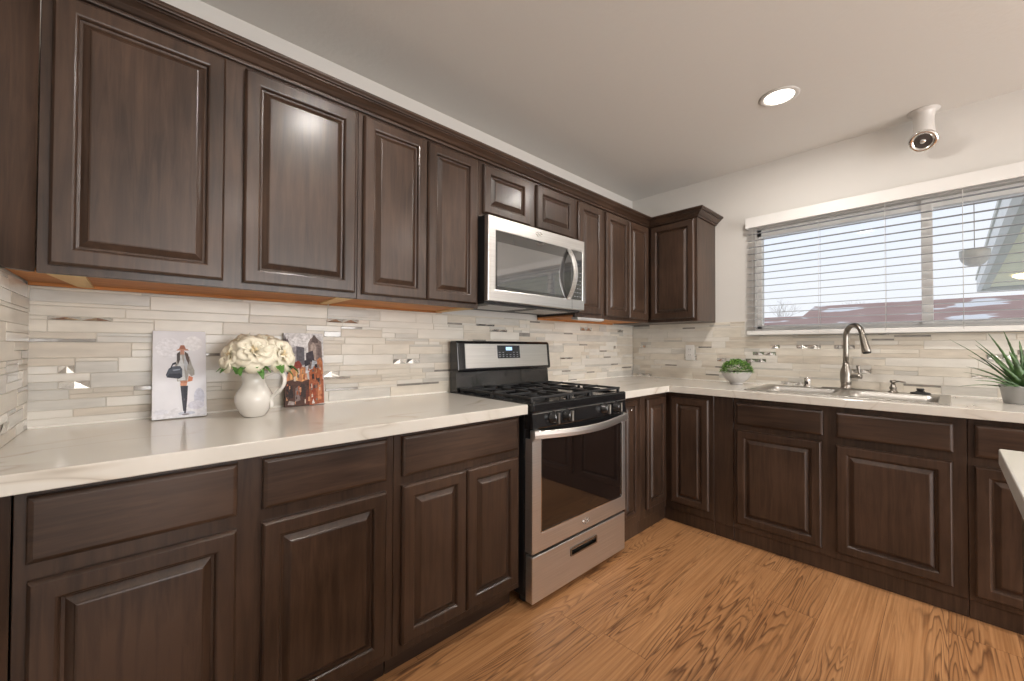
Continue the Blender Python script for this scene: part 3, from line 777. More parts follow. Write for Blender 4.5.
# ---- slim grey strip light under the cabinet right of the microwave
r = thing('under_cabinet_light', 'slim grey strip light fixed under the narrow cabinet right of the microwave', 'light', (-1.1, -.30, 1.34))
mb = MB(); mb.box((-1.243, -.352, 1.343), (-.957, -.300, 1.3562), 0, .003); mb.build('housing', M['pot'], r)
mb = MB(); mb.box((-1.230, -.345, 1.340), (-.970, -.308, 1.3435), 0, .001); mb.build('diffuser', M['frost'], r)

# ================================================================== SINK AREA
r = thing('kitchen_sink', 'stainless steel double-bowl sink set in the worktop under the window', 'sink', (-.32, -1.51, ZC))
mb = MB()
bx0, bx1 = -.535, -.170; bya0, bya1, byb0, byb1 = -1.895, -1.530, -1.495, -1.125
mb.grid([-.578, bx0, bx1, -.058], [-1.934, bya0, bya1, byb0, byb1, -1.088], lambda i, j: not (i == 1 and j in (1, 3)), ZC+.0003, ZC+.006)
bevel(mb.build('rim', M['sink'], r), .0022)
def bowl_(y0, y1):
    mb = MB(); rr = []
    for (ins, dz) in ((0, .0055), (.003, .0), (.010, -.030), (.016, -.150), (.035, -.178), (.12, -.183)):
        pts = []; rad = max(.02, .05-ins*.2); x0_, x1_, y0_, y1_ = bx0+ins-.001, bx1-ins+.001, y0+ins-.001, y1-ins+.001
        if ins == 0: rad = .012
        for (cx_, cy_, a0) in ((x1_-rad, y1_-rad, 0), (x0_+rad, y1_-rad, PI/2), (x0_+rad, y0_+rad, PI), (x1_-rad, y0_+rad, 1.5*PI)):
            for k in range(6):
                a = a0+PI/2*k/5; pts.append((cx_+rad*math.cos(a), cy_+rad*math.sin(a), ZC+dz))
        rr.append(pts)
    mb.rings(rr, cap0=False, smooth=True)
    o = mb.build('bowl', M['sink'], r)
    m = o.modifiers.new('wall', 'SOLIDIFY'); m.thickness = .0012; m.offset = 1
    mb = MB(); mb.lathe(((bx0+bx1)/2, (y0+y1)/2, ZC-.1825), [(.045, 0), (.045, .002), (.030, .0025), (.028, -.0), (0, -.0)], 24); mb.build('drain', M['chrome'], o)
bowl_(bya0, bya1); bowl_(byb0, byb1)
DZ = ZC+.0061
# faucet
r = thing('kitchen_faucet', 'tall brushed nickel gooseneck faucet behind the sink', 'faucet', (-.112, -1.505, DZ))
mb = MB(); n = 40; pts = []
def stad(hx, hy, z): return [(-.112+math.copysign(abs(math.cos(a))**.5, math.cos(a))*hx, -1.512+math.copysign(abs(math.sin(a))**.8, math.sin(a))*hy, z) for a in [2*PI*k/n for k in range(n)]]
mb.rings([stad(.031, .128, DZ), stad(.031, .128, DZ+.003), stad(.026, .122, DZ+.007)], smooth=False); mb.build('deck_plate', M['nickel'], r)
mb = MB(); mb.lathe((-.112, -1.505, DZ+.006), [(.029, 0), (.029, .004), (.026, .008), (.026, .034), (.0275, .036), (.0275, .040), (.0265, .042), (.029, .085), (.027, .105), (.020, .126), (.0165, .140), (.0165, .152)], 32); mb.build('faucet_body', M['nickel'], r)
dirv = Vector((-.76, -.65, 0)).normalized(); base = Vector((-.112, -1.505, 0)); rad = .068
P = [base+Vector((0, 0, DZ+.14)), base+Vector((0, 0, DZ+.22)), base+Vector((0, 0, 1.225))]
for k in range(1, 17):
    a = PI*k/17*1.02
    P.append(base + dirv*(rad*(1-math.cos(a))) + Vector((0, 0, 1.232+.072*math.sin(a))))
mb = MB(); mb.tube(P, .0140, 20); mb.build('gooseneck', M['nickel'], r)
e0 = P[-1]; dn = (P[-1]-P[-2]).normalized(); dn = (dn + dirv*.12).normalized()
mb = MB(); mb.tube([e0-dn*.004, e0+dn*.004, e0+dn*.03, e0+dn*.070, e0+dn*.100, e0+dn*.103], [.0140, .0155, .0165, .0195, .0215, .0195], 20); mb.build('spray_head', M['nickel'], r)
mb = MB(); mb.tube([e0+dn*.103, e0+dn*.107], [.0185, .0175], 20); mb.build('spray_face', M['rubber'], r)
hd = Vector((-.25, -.97, 0)).normalized(); hb = base+Vector((0, 0, 1.000))
mb = MB(); mb.tube([hb+hd*.015, hb+hd*.020, hb+hd*.055, hb+hd*.075, hb+hd*.078], [.0105, .0125, .0125, .0145, .011], 16)
mb.tube([hb+hd*.066, hb+hd*.064+Vector((0,0,.025)), hb+hd*.060+Vector((0,0,.060)), hb+hd*.060+Vector((0,0,.066))], [.007, .0055, .0105, .008], 14)
mb.build('lever_handle', M['nickel'], r)
# soap dispenser
r = thing('soap_dispenser', 'small brushed nickel soap pump right of the faucet', 'soap dispenser', (-.112, -1.713, DZ))
mb = MB(); mb.lathe((-.112, -1.713, DZ), [(.022, 0), (.022, .004), (.015, .008), (.0125, .014), (.016, .020), (.017, .026), (.0135, .032), (.0115, .038), (.0115, .046)], 24); mb.build('pump_base', M['nickel'], r)
mb = MB(); mb.lathe((-.112, -1.713, DZ+.046), [(.008, 0), (.008, .008), (.014, .010), (.015, .018), (.010, .022), (0, .022)], 24)
mb.tube([(-.112, -1.713, DZ+.060), (-.118, -1.740, DZ+.063), (-.124, -1.765, DZ+.058)], [.006, .005, .0045], 12); mb.build('pump_nozzle', M['nickel'], r)
# air gap
r = thing('air_gap', 'stubby chrome air gap cap left of the faucet', 'air gap', (-.112, -1.312, DZ))
mb = MB(); mb.lathe((-.112, -1.312, DZ), [(.023, 0), (.023, .005), (.0195, .008), (.0195, .050), (.018, .056), (.012, .060), (0, .061)], 28); mb.build('cap', M['chrome'], r)
mb = MB(); mb.box((-.134, -1.322, DZ+.018), (-.128, -1.302, DZ+.036), 0, .002); mb.build('vent_slot', M['dark_in'], r)
# stopper
r = thing('sink_stopper', 'black rubber sink stopper lying on the right of the sink deck', 'stopper', (-.120, -1.822, DZ))
mb = MB(); mb.lathe((-.120, -1.822, DZ), [(.040, 0), (.042, .004), (.038, .008), (.020, .012), (.016, .016)], 28); mb.build('flange', M['rubber'], r)
mb = MB(); mb.lathe((-.120, -1.822, DZ+.016), [(.014, 0), (.0145, .003), (.016, .010), (.015, .014), (0, .015)], 24); mb.build('grip', M['rubber'], r)

# ================================================================== BLIND
r = thing('window_blind', 'white horizontal slatted blind hanging open over the window', 'blind', (-.03, -1.87, 1.26))
by0, by1 = -.942, -2.82
mb = MB()
mb.box((-.072, by1, 2.020), (-.062, by0, 2.093), 0, .002); mb.box((-.062, by0-.006, 2.020), (-.004, by0, 2.093), 0, .001); mb.box((-.062, by1, 2.020), (-.004, by1+.006, 2.093), 0, .001)
mb.box((-.062, by1+.006, 2.086), (-.004, by0-.006, 2.093), 0)
mb.build('valance', M['white'], r)
mb = MB(); mb.box((-.056, by1+.01, 2.030), (-.006, by0-.01, 2.070), 0, .002); mb.build('head_rail', M['white'], r)
mb = MB(); mb.box((-.060, by1+.008, 1.257), (-.012, by0-.004, 1.286), 0, .003); mb.build('bottom_rail', M['white'], r)
sz = .0473; nsl = 15
for i in range(nsl):
    z = 1.318 + i*sz
    mb = MB(); rr = []
    for y in (by0-.006, by1+.010):
        up_, dn_ = [], []
        for k in range(5):
            t = k/4; x = -.059+.050*t; c = .0022*(1-(2*t-1)**2) + (t-.5)*.000
            up_.append((x, y, z+c+.0011+(t-.5)*.0045)); dn_.append((x, y, z+c-.0011+(t-.5)*.0045))
        rr.append(up_ + dn_[::-1])
    mb.rings(rr); mb.build('slat', M['slat'], r)
for y in (-.985, -1.365, -1.680, -1.985, -2.35, -2.77):
    mb = MB()
    for x in (-.0615, -.0065): mb.tube([(x, y, 1.272), (x, y, 2.03)], .0009, 6)
    mb.build('ladder_cord', M['cord'], r)

# ================================================================== CEILING LIGHTS
for i, (x, y) in enumerate(DOWN[:1]):
    r = thing('recessed_ceiling_light', 'round recessed ceiling light, lit, above the sink side', 'ceiling light', (x, y, H))
    mb = MB(); mb.lathe((x, y, H), [(.088, -.0005), (.090, -.003), (.086, -.006), (.072, -.008), (.066, -.004), (.066, -.0008)], 40); mb.build('trim_ring', M['frost'], r)
    mb = MB(); mb.lathe((x, y, H), [(.0655, -.0010), (.0655, -.004), (0, -.004)], 40); mb.build('lens', M['lens'], r)
for i, (x, y) in enumerate(DOWN[1:]):
    r = thing('recessed_ceiling_light', ['round recessed ceiling light above the left worktop', 'round recessed ceiling light at the back right of the room', 'round recessed ceiling light at the back left of the room'][i], 'ceiling light', (x, y, H))
    mb = MB(); mb.lathe((x, y, H), [(.088, -.0005), (.090, -.003), (.086, -.006), (.072, -.008), (.066, -.004), (.066, -.0008)], 40); mb.build('trim_ring', M['frost'], r)
    mb = MB(); mb.lathe((x, y, H), [(.0655, -.0010), (.0655, -.004), (0, -.004)], 40); mb.build('lens', M['lens'], r)
# spotlight fixture over the window
fx, fy = -.085, -1.845
r = thing('ceiling_spotlight', 'small unlit spotlight with frosted neck and chrome ring above the window', 'ceiling spotlight', (fx, fy, H))
mb = MB(); mb.lathe((fx, fy, H-.0005), [(.066, 0), (.066, -.004), (.052, -.010), (.047, -.020), (.042, -.05), (.042, -.085), (.045, -.115), (.046, -.150), (.040, -.170), (.028, -.182)], 36); mb.build('neck', M['frost'], r)
tilt = Matrix.Rotation(math.radians(-42), 4, Vector((.55, -.83, 0)).normalized()).to_3x3()
tilt = (Vector((0, 0, -1)).rotation_difference(Vector((-.82, .10, -.56)).normalized())).to_matrix()
cc = Vector((fx-.040, fy+.003, H-.180))
mb = MB(); mb.lathe(cc, [(.036, .010), (.052, .008), (.060, .002), (.058, -.004), (.050, -.007), (.040, -.004), (.037, .004)], 40, mat=tilt); mb.build('chrome_ring', M['chrome'], r)
mb = MB(); mb.lathe(cc, [(.0365, .0), (.034, .030), (0, .030)], 32, mat=tilt); mb.build('socket_well', M['dark_in'], r)
mb = MB(); mb.lathe(cc, [(.013, .029), (.013, -.004), (.010, -.010), (0, -.010)], 20, mat=tilt); mb.build('bulb_holder', M['chrome'], r)
for s_ in (-1, 1):
    mb = MB(); q = tilt @ Vector((0, .050*s_, -.0055)); mb.lathe(cc+q, [(.004, .002), (.004, -.001), (.003, -.002), (0, -.002)], 12, mat=tilt); mb.build('screw', M['nickel'], r)

# ================================================================== DECOR
PC = {}
def pcol(c, n=.28, sc=110):
    k = (c, n)
    if k not in PC: PC[k] = mat('paint_%02x%02x%02x' % c, lin(c), .7, noise=n, nscale=sc, bump=.1)
    return PC[k]
def canvas(name, label, x0, x1, yb, yt, h, dep, bgc, polys, bgm=None, grain=.12):
    """leaning canvas; polys in u,v (0..1)"""
    r = thing(name, label, 'picture', ((x0+x1)/2, yb, ZC+.0006))
    w_ = x1-x0; th = math.asin((yt-yb)/h); A = Vector((x0, yb, ZC+.0010)); ex = Vector((1, 0, 0)); ez = Vector((0, math.sin(th), math.cos(th))); en = Vector((0, -math.cos(th), math.sin(th)))
    A = A + Vector((0, 0, dep*0))
    Q = lambda u, v, d: A + ex*(u*w_) + ez*(v*h) + en*d
    mb = MB(); mb.rings([[Q(0,0,-dep), Q(1,0,-dep), Q(1,1,-dep), Q(0,1,-dep)], [Q(0,0,0), Q(1,0,0), Q(1,1,0), Q(0,1,0)]])
    zmin = min(v.co.z for v in mb.bm.verts)
    dz = ZC+.0004-zmin
    for v in mb.bm.verts: v.co.z += dz
    A.z += dz
    bevel(mb.build('canvas', bgm or M['canvas'], r), .001, 2)
    mb = MB(); mats = [pcol(bgc, .05, 14)]; mb.rings([[Q(.004,.004,.0001), Q(.996,.004,.0001), Q(.996,.996,.0001), Q(.004,.996,.0001)], [Q(.004,.004,.0004), Q(.996,.004,.0004), Q(.996,.996,.0004), Q(.004,.996,.0004)]])
    for k, (c, pts) in enumerate(polys):
        m_ = pcol(c, grain)
        if m_ not in mats: mats.append(m_)
        d0 = .0004 + .00006*(k+1)
        mb.rings([[Q(u, v, .0003) for (u, v) in pts], [Q(u, v, d0) for (u, v) in pts]], mats.index(m_), cap0=False)
    mb.build('painting', mats, r)
    return r
def ell(cx_, cy_, a, b2, n=14, rot=0):
    return [(cx_+a*math.cos(t)*math.cos(rot)-b2*math.sin(t)*math.sin(rot)*.5, cy_+b2*math.sin(t)*math.cos(rot)+a*math.cos(t)*math.sin(rot)*.5) for t in [2*PI*k/n for k in range(n)]]
girl = [((222, 222, 228), [(.0, .0), (1, .0), (1, .10), (.6, .14), (.3, .09), (0, .12)]),
    ((202, 204, 218), ell(.86, .22, .12, .12, rot=.6)), ((212, 212, 224), ell(.80, .13, .16, .05)), ((214, 215, 224), ell(.16, .075, .13, .03)),
    ((232, 232, 238), ell(.30, .80, .25, .12)), ((236, 236, 240), ell(.75, .85, .18, .09)),
    ((196, 200, 214), ell(.62, .045, .16, .018)),
    ((150, 146, 152), ell(.60, .032, .07, .010)),
    ((168, 165, 160), [(.40, .60), (.47, .70), (.52, .735), (.60, .735), (.68, .69), (.72, .60), (.77, .53), (.77, .48), (.71, .46), (.66, .50), (.63, .41), (.44, .41), (.45, .52)]),
    ((206, 208, 210), [(.46, .68), (.52, .72), (.57, .60), (.60, .42), (.46, .42), (.45, .55)]),
    ((186, 190, 196), [(.58, .72), (.66, .66), (.62, .52), (.57, .60)]),
    ((84, 76, 74), [(.44, .73), (.50, .76), (.50, .66), (.46, .60), (.44, .66)]),
    ((96, 82, 76), [(.58, .76), (.65, .73), (.68, .65), (.66, .60), (.61, .67)]),
    ((190, 142, 122), [(.50, .72), (.58, .72), (.57, .79), (.51, .79)]),
    ((166, 112, 92), [(.47, .775), (.62, .775), (.60, .80), (.58, .83), (.51, .83), (.49, .80)]), ((190, 142, 122), [(.43, .768), (.67, .768), (.64, .785), (.46, .785)]),
    ((190, 132, 106), [(.50, .415), (.64, .415), (.63, .385), (.51, .385)]),
    ((198, 128, 98), [(.66, .47), (.74, .45), (.73, .41), (.64, .40)]),
    ((210, 150, 124), [(.50, .385), (.63, .385), (.62, .35), (.51, .35)]),
    ((70, 70, 80), [(.505, .355), (.565, .355), (.570, .20), (.590, .10), (.585, .07), (.555, .07), (.535, .18)]),
    ((62, 62, 72), [(.565, .355), (.645, .355), (.630, .20), (.610, .08), (.600, .045), (.570, .045), (.580, .12), (.570, .22)]),
    ((86, 92, 104), [(.26, .46), (.24, .49), (.29, .56), (.38, .585), (.50, .585), (.54, .55), (.54, .46), (.48, .44)]),
    ((60, 64, 76), [(.26, .46), (.30, .50), (.50, .50), (.54, .46), (.48, .44)]), ((52, 56, 66), [(.31, .555), (.36, .62), (.42, .635), (.44, .59), (.42, .61), (.37, .60), (.34, .555)]),
    ((150, 160, 176), [(.36, .545), (.50, .555), (.50, .540), (.37, .530)])]
canvas('picture_canvas', 'white canvas painting of a walking person in a hat with a bag', -3.224, -3.075, -.098, -.026, .313, .016, (226, 226, 232), girl)
city = [((208, 206, 208), [(0, .55), (1, .55), (1, 1), (0, 1)]), ((222, 220, 222), ell(.45, .88, .3, .08)),
    ((120, 112, 114), [(0, .62), (0, .92), (.10, .92), (.14, .84), (.16, .62)]), ((70, 62, 66), [(0, .86), (.02, .98), (.06, .90), (.10, .90), (.10, .82), (0, .82)]),
    ((156, 150, 154), [(.20, .55), (.20, .80), (.30, .82), (.36, .78), (.48, .76), (.48, .55)]), ((98, 96, 104), [(.30, .56), (.30, .82), (.50, .80), (.50, .56)]),
    ((134, 120, 116), [(.60, .50), (.60, .86), (.66, .92), (.76, .97), (.86, .92), (.95, .88), (.97, .50)]), ((92, 80, 78), [(.68, .88), (.74, .975), (.78, .975), (.86, .90), (.86, .86)]),
    ((168, 152, 144), [(.66, .62), (.66, .83), (.74, .87), (.80, .83), (.80, .62)]), ((112, 98, 96), [(.84, .60), (.84, .84), (.93, .82), (.93, .60)]),
    ((64, 58, 66), [(.54, .60), (.54, .72), (.72, .76), (.76, .60)]), ((52, 48, 56), [(.50, .52), (.50, .62), (.62, .64), (.66, .54)]),
    ((176, 180, 188), [(.66, .50), (.70, .62), (.82, .60), (.82, .50)]), ((178, 114, 76), [(.84, .46), (.82, .62), (.90, .66), (.97, .60), (.97, .44)]),
    ((188, 128, 90), [(.04, .32), (.10, .52), (.30, .56), (.52, .52), (.58, .32)]), ((166, 92, 58), [(.62, .34), (.60, .48), (.78, .52), (.96, .46), (.96, .34)]),
    ((140, 60, 50), [(.22, .52), (.26, .60), (.36, .62), (.44, .55), (.38, .50), (.30, .50)]), ((210, 210, 216), [(.52, .44), (.52, .54), (.60, .55), (.62, .46)]),
    ((224, 176, 120), [(.14, .34), (.14, .50), (.18, .50), (.19, .34)]), ((228, 184, 128), [(.27, .33), (.27, .50), (.31, .51), (.32, .33)]), ((220, 160, 104), [(.42, .30), (.42, .50), (.47, .50), (.48, .30)]),
    ((74, 48, 40), [(0, 0), (0, .34), (.20, .36), (.42, .33), (.60, .36), (.62, 0)]), ((46, 34, 34), [(.02, .10), (.06, .30), (.18, .28), (.20, .12)]), ((120, 106, 104), [(.24, .06), (.26, .24), (.34, .28), (.38, .08)]),
    ((52, 38, 36), [(.36, .14), (.40, .31), (.50, .28), (.52, .10)]), ((150, 84, 54), [(.60, .0), (.60, .35), (.80, .38), (.98, .35), (.98, .02)]), ((140, 62, 34), [(.66, .04), (.66, .28), (.76, .30), (.78, .05)]),
    ((188, 122, 84), [(.82, .06), (.84, .30), (.92, .28), (.92, .08)]), ((206, 200, 196), [(.66, .02), (.70, .09), (.74, .02)]), ((104, 50, 34), [(.50, .02), (.52, .20), (.58, .22), (.60, .02)]),
    ((150, 140, 136), [(.06, .03), (.10, .08), (.24, .06), (.22, .02)])]
_R = random.Random(12)
for _k in range(70):
    _u, _v = _R.uniform(.02, .93), _R.uniform(.02, .55); _w, _h = _R.uniform(.015, .06), _R.uniform(.015, .07)
    _c = _R.choice([(74, 50, 44), (150, 82, 50), (196, 142, 104), (120, 104, 98), (48, 38, 38), (176, 100, 62), (206, 190, 176)])
    city.append((_c, [(_u, _v), (_u+_w, _v+_R.uniform(-.01, .01)), (_u+_w*.9, _v+_h), (_u+_w*.1, _v+_h*.9)]))
canvas('picture_canvas', 'small orange and grey city street painting leaning right of the pitcher', -2.812, -2.655, -.060, -.026, .311, .012, (196, 192, 192), city, grain=.3, bgm=mat('dark_canvas_edge', (.06, .045, .04), .7, noise=.2, nscale=40))

# pitcher
VX, VY = -2.948, -.205
r = thing('pitcher', 'white ceramic pitcher with a curved handle standing between the two canvases', 'pitcher', (VX, VY, ZC+.0004))
sp = math.atan2(.62, -.78); hd_a = sp + PI
def spout(p, a, rr_, h):
    if h > .115:
        k = ((h-.115)/.05)**1.5; d = math.cos((a-sp))
        if d > 0: p.x += math.cos(sp)*.018*k*d**4; p.y += math.sin(sp)*.018*k*d**4; p.z += .010*k*d**4
    return p
mb = MB(); prof = [(.030, 0), (.034, .002), (.036, .004), (.046, .018), (.056, .038), (.0605, .058), (.059, .076), (.051, .094), (.041, .110), (.0355, .124), (.035, .138), (.038, .152), (.043, .165), (.041, .1655), (.036, .152), (.033, .138), (.0335, .124), (.048, .094), (.056, .070), (.052, .035), (.03, .012), (0, .010)]
mb.lathe((VX, VY, ZC+.0004), prof, 48, mod=spout); mb.build('jug_body', M['ceramic'], r)
hv = Vector((math.cos(hd_a), math.sin(hd_a), 0)); B0 = Vector((VX, VY, ZC))
hp = [(.036, .146), (.052, .156), (.074, .162), (.096, .156), (.106, .138), (.103, .114), (.088, .092), (.070, .076), (.060, .060), (.062, .040), (.060, .034)]
mb = MB(); pts = [B0+hv*a+Vector((0, 0, z)) for a, z in hp]
def smooth_pts(P_, n=3):
    out = []
    for i in range(len(P_)-1):
        p0, p1, p2, p3 = P_[max(i-1, 0)], P_[i], P_[i+1], P_[min(i+2, len(P_)-1)]
        for k in range(n):
            t = k/n; out.append(.5*((2*p1)+(-p0+p2)*t+(2*p0-5*p1+4*p2-p3)*t*t+(-p0+3*p1-3*p2+p3)*t**3))
    out.append(P_[-1]); return out
mb.tube(smooth_pts(pts, 4), .0078, 12, flat=(.8, 1.25)); mb.build('handle', M['ceramic'], r)
# flowers
def petal(mb, c, axis, ang, r0, ln, wd, open_, cup, mi=0, R=random):
    """a cupped petal patch around axis; open_ : 0 upright .. 1.6 flat"""
    q = Vector((0, 0, 1)).rotation_difference(axis).to_matrix(); nu, nv = 5, 6; G = []
    jit = R.uniform(-.3, .3)
    for i in range(nv+1):
        t = i/nv; row = []
        ww = wd*(.35+.65*math.sin(min(1, t*1.15+.12)*PI*.62))*(1 if t < .85 else 1-.25*(t-.85)/.15)
        oa = open_*(.35+.65*t) + (.25 if t > .8 else 0)*(t-.8)*4
        rad_ = r0 + ln*t*math.sin(oa); hz = ln*t*math.cos(oa)
        for j in range(nu+1):
            s = (j/nu-.5)*2; a = ang + s*ww/max(r0+ln*.5, .012)*.5
            rr_ = rad_ - cup*(s*s)*ln*.25 + .0015*math.sin(5*s+jit*9)*t; zz = hz + cup*(s*s)*ln*.22 + .0030*math.sin(5*s+9*jit)*t
            row.append(mb.bm.verts.new(c + q @ Vector((math.cos(a)*rr_, math.sin(a)*rr_, zz))))
        G.append(row)
    for i in range(nv):
        for j in range(nu):
            f = mb.bm.faces.new((G[i][j], G[i][j+1], G[i+1][j+1], G[i+1][j])); f.smooth = True; f.material_index = mi
def leaf(mb, p, d, up, L_, w_, mi=0, droop=.3, n=5, seg=2):
    d = d.normalized(); s = d.cross(up).normalized(); u = s.cross(d); rows = []
    for i in range(n+1):
        t = i/n; ww = w_*math.sin(PI*(t*.9+.05))**.8; c = p + d*(L_*t) - Vector((0, 0, 1))*(droop*L_*t*t)
        rows.append([mb.bm.verts.new(c + s*ww + u*ww*.25), mb.bm.verts.new(c), mb.bm.verts.new(c - s*ww + u*ww*.25)])
    for i in range(n):
        for j in range(2):
            f = mb.bm.faces.new((rows[i][j], rows[i][j+1], rows[i+1][j+1], rows[i+1][j])); f.material_index = mi; f.smooth = True
blooms = [((-3.022, -.220, 1.136), (-.80, -.30, .35), .044, 'leftmost cream flower in the pitcher, facing left'),
          ((-2.960, -.258, 1.150), (-.10, -.80, .50), .054, 'large open cream flower at the front of the pitcher'),
          ((-2.868, -.245, 1.136), (.45, -.75, .25), .049, 'rightmost cream flower in the pitcher, beside the city painting'),
          ((-2.900, -.180, 1.185), (.25, -.35, .90), .042, 'cream flower at the top back of the pitcher bunch'),
          ((-2.985, -.190, 1.180), (-.4, -.40, .80), .040, 'cream flower at upper left of the pitcher bunch')]
for k, (c, ax, sz_, lab) in enumerate(blooms):
    R = random.Random(40+k); c = Vector(c); ax = Vector(ax).normalized()
    r = thing('cream_flower', lab, 'flower', (VX, VY, ZC+.165), 'cream flowers in the pitcher')
    base_ = c - ax*sz_*.35
    mb = MB()
    for ring, (n_, op, ln, w_, r0) in enumerate([(3, .18, .62, .7, .003), (4, .50, .80, 1.05, .007), (5, .95, 1.0, 1.25, .010), (6, 1.38, 1.15, 1.35, .012)]):
        for q in range(n_):
            petal(mb, base_, ax, 2*PI*q/n_+ring*.5+R.uniform(-.15, .15), r0, ln*sz_*R.uniform(.9, 1.08), w_*sz_, op*R.uniform(.9, 1.1), .8, 1 if ring == 0 else 0, R)
    o = mb.build('petals', [M['petal'], M['petal_in']], r, recalc=False)
    sm = o.modifiers.new('thick', 'SOLIDIFY'); sm.thickness = .0006
    mb = MB(); v0 = Vector((VX+R.uniform(-.012, .012), VY+R.uniform(-.012, .012), ZC+.10))
    mid = Vector((VX+(c.x-VX)*.35, VY+(c.y-VY)*.35, ZC+.175)); mb.tube(smooth_pts([v0, mid, base_+ax*.004], 4), .0022, 8); mb.build('stem', M['stem'], r)
    mb = MB()
    for q in range(7):
        a = R.uniform(0, 2*PI); d = Vector((math.cos(a), math.sin(a), R.uniform(-.25, .3)))
        d = (d*.7 + Vector((ax.x, ax.y, 0))*.6 + Vector((.1, -.40, -.12))).normalized()
        leaf(mb, base_ - ax*.006 + Vector((0, 0, -.020)), d, Vector((0, 0, 1)), R.uniform(.05, .075), R.uniform(.011, .017), droop=.45)
    o = mb.build('leaves', M['leafg'], r, recalc=False)

# green bowl plant
PX, PY = -.205, -.925
r = thing('potted_plant', 'small round green plant in a grey footed bowl near the corner', 'plant', (PX, PY, ZC+.0004))
mb = MB(); mb.lathe((PX, PY, ZC+.0004), [(.040, 0), (.042, .003), (.036, .008), (.040, .014), (.066, .034), (.084, .058), (.094, .084), (.096, .090), (.092, .090), (.080, .062), (.05, .03), (0, .022)], 40,
     mod=lambda p, a, rr_, h: Vector((p.x*(1+.012*math.sin(16*a)), p.y*(1+.012*math.sin(16*a)), p.z)) if h > .01 else p)
mb.build('bowl', M['bowl'], r)
mb = MB(); mb.lathe((PX, PY, ZC+.0754), [(.086, 0), (.06, .012), (0, .02)], 28); mb.build('soil', M['soil'], r)
mb = MB(); R = random.Random(9)
for k in range(1500):
    th = R.uniform(0, 2*PI); ph = math.acos(R.uniform(.02, 1)); rr_ = R.uniform(.80, 1.03)
    d = Vector((math.sin(ph)*math.cos(th), math.sin(ph)*math.sin(th), math.cos(ph)))
    p = Vector((PX, PY, ZC+.082)) + Vector((d.x*.098, d.y*.098, d.z*.088))*rr_
    dd = (d + Vector((R.uniform(-.9, .9), R.uniform(-.9, .9), R.uniform(-.5, .8)))).normalized()
    leaf(mb, p, dd, Vector((R.uniform(-.3, .3), R.uniform(-.3, .3), 1)), R.uniform(.009, .016), R.uniform(.0035, .0055), R.choice((0, 0, 1, 2)), .2, 2)
o = mb.build('foliage', [mat('leaf_green', (.13, .30, .045), .5, noise=.3, nscale=60), mat('leaf_bright', (.24, .42, .08), .5, noise=.3, nscale=60), mat('leaf_dark', (.05, .13, .03), .5, noise=.3, nscale=60)], r, recalc=False)
o['kind'] = 'stuff'

# spiky plant in grey pot
QX, QY = -.235, -2.175
r = thing('potted_succulent', 'spiky green succulent in a grey metal pot at the right edge', 'plant', (QX, QY, ZC+.0004))
mb = MB(); mb.lathe((QX, QY, ZC+.0004), [(.070, 0), (.072, .002), (.084, .076), (.087, .078), (.087, .084), (.083, .084), (.080, .074), (0, .070)], 44); mb.build('pot', M['pot'], r)
mb = MB(); mb.lathe((QX, QY, ZC+.0712), [(.0795, 0), (.04, .004), (0, .005)], 28); mb.build('soil', M['soil'], r)
R = random.Random(3)
spec = [((-.02, .245, .228), .011), ((-.06, .215, -.005), .011), ((-.05, .20, .065), .011), ((-.02, .16, .225), .014), ((-.08, .16, .20), .014), ((-.03, .07, .265), .017), ((-.10, .10, .12), .015),
        ((-.06, -.01, .25), .017), ((.03, -.10, .24), .017), ((-.10, -.12, .15), .016), ((-.04, -.20, .20), .015), ((0, -.22, .09), .014), ((.08, .12, .18), .015), ((.09, -.04, .20), .016), ((-.13, .02, .07), .016),
        ((-.12, .13, .05), .014), ((.05, .17, .09), .013), ((-.14, -.10, .06), .015), ((-.03, .14, .14), .013), ((.02, .02, .22), .016),
        ((-.05, .185, .15), .012), ((-.07, .12, .255), .014), ((-.12, .165, .03), .013), ((-.09, .19, .095), .012), ((-.12, .06, .17), .015), ((-.15, .08, .01), .014)]
for (dx, dy, dz), w_ in spec:
    tip = Vector((QX+dx, QY+dy, ZC+.075+dz)); b0_ = Vector((QX+dx*.10, QY+dy*.10, ZC+.068)); L_ = (tip-b0_).length
    mb = MB(); n = 18; rr = []
    d = (tip-b0_).normalized(); s = d.cross(Vector((0, 0, 1))).normalized(); u = s.cross(d).normalized()
    for i in range(n+1):
        t = i/n; ww = 1.45*w_*(1-t)**.62*(.8+.3*math.sin(PI*min(1, t*1.8)))*(1 if i % 2 else .80)+.0004; arch = math.sin(PI*t)*L_*.07
        c = b0_.lerp(tip, t) + Vector((0, 0, arch))
        rr.append([c+s*ww, c-u*ww*.42, c-s*ww, c+u*ww*.10])
    mb.rings(rr, smooth=True); mb.build('leaf', M['succ'], r)

# ================================================================== OUTSIDE
b = MB(); b.box((.2, -40, -.42), (60, 40, -.30)); struct(b.build('ground', M['ground']))
# eave of this house over the window
r = thing('roof_eave', 'own roof eave with pale fascia just above the window outside', 'roof', (.4, -2, 2.3))
mb = MB(); mb.box((.125, -6, 2.26), (.62, .6, 2.275)); mb.build('soffit', M['soffit'], r)
mb = MB(); mb.box((.62, -6, 2.17), (.645, .6, 2.36), 0, .004); mb.build('fascia', M['fascia'], r)
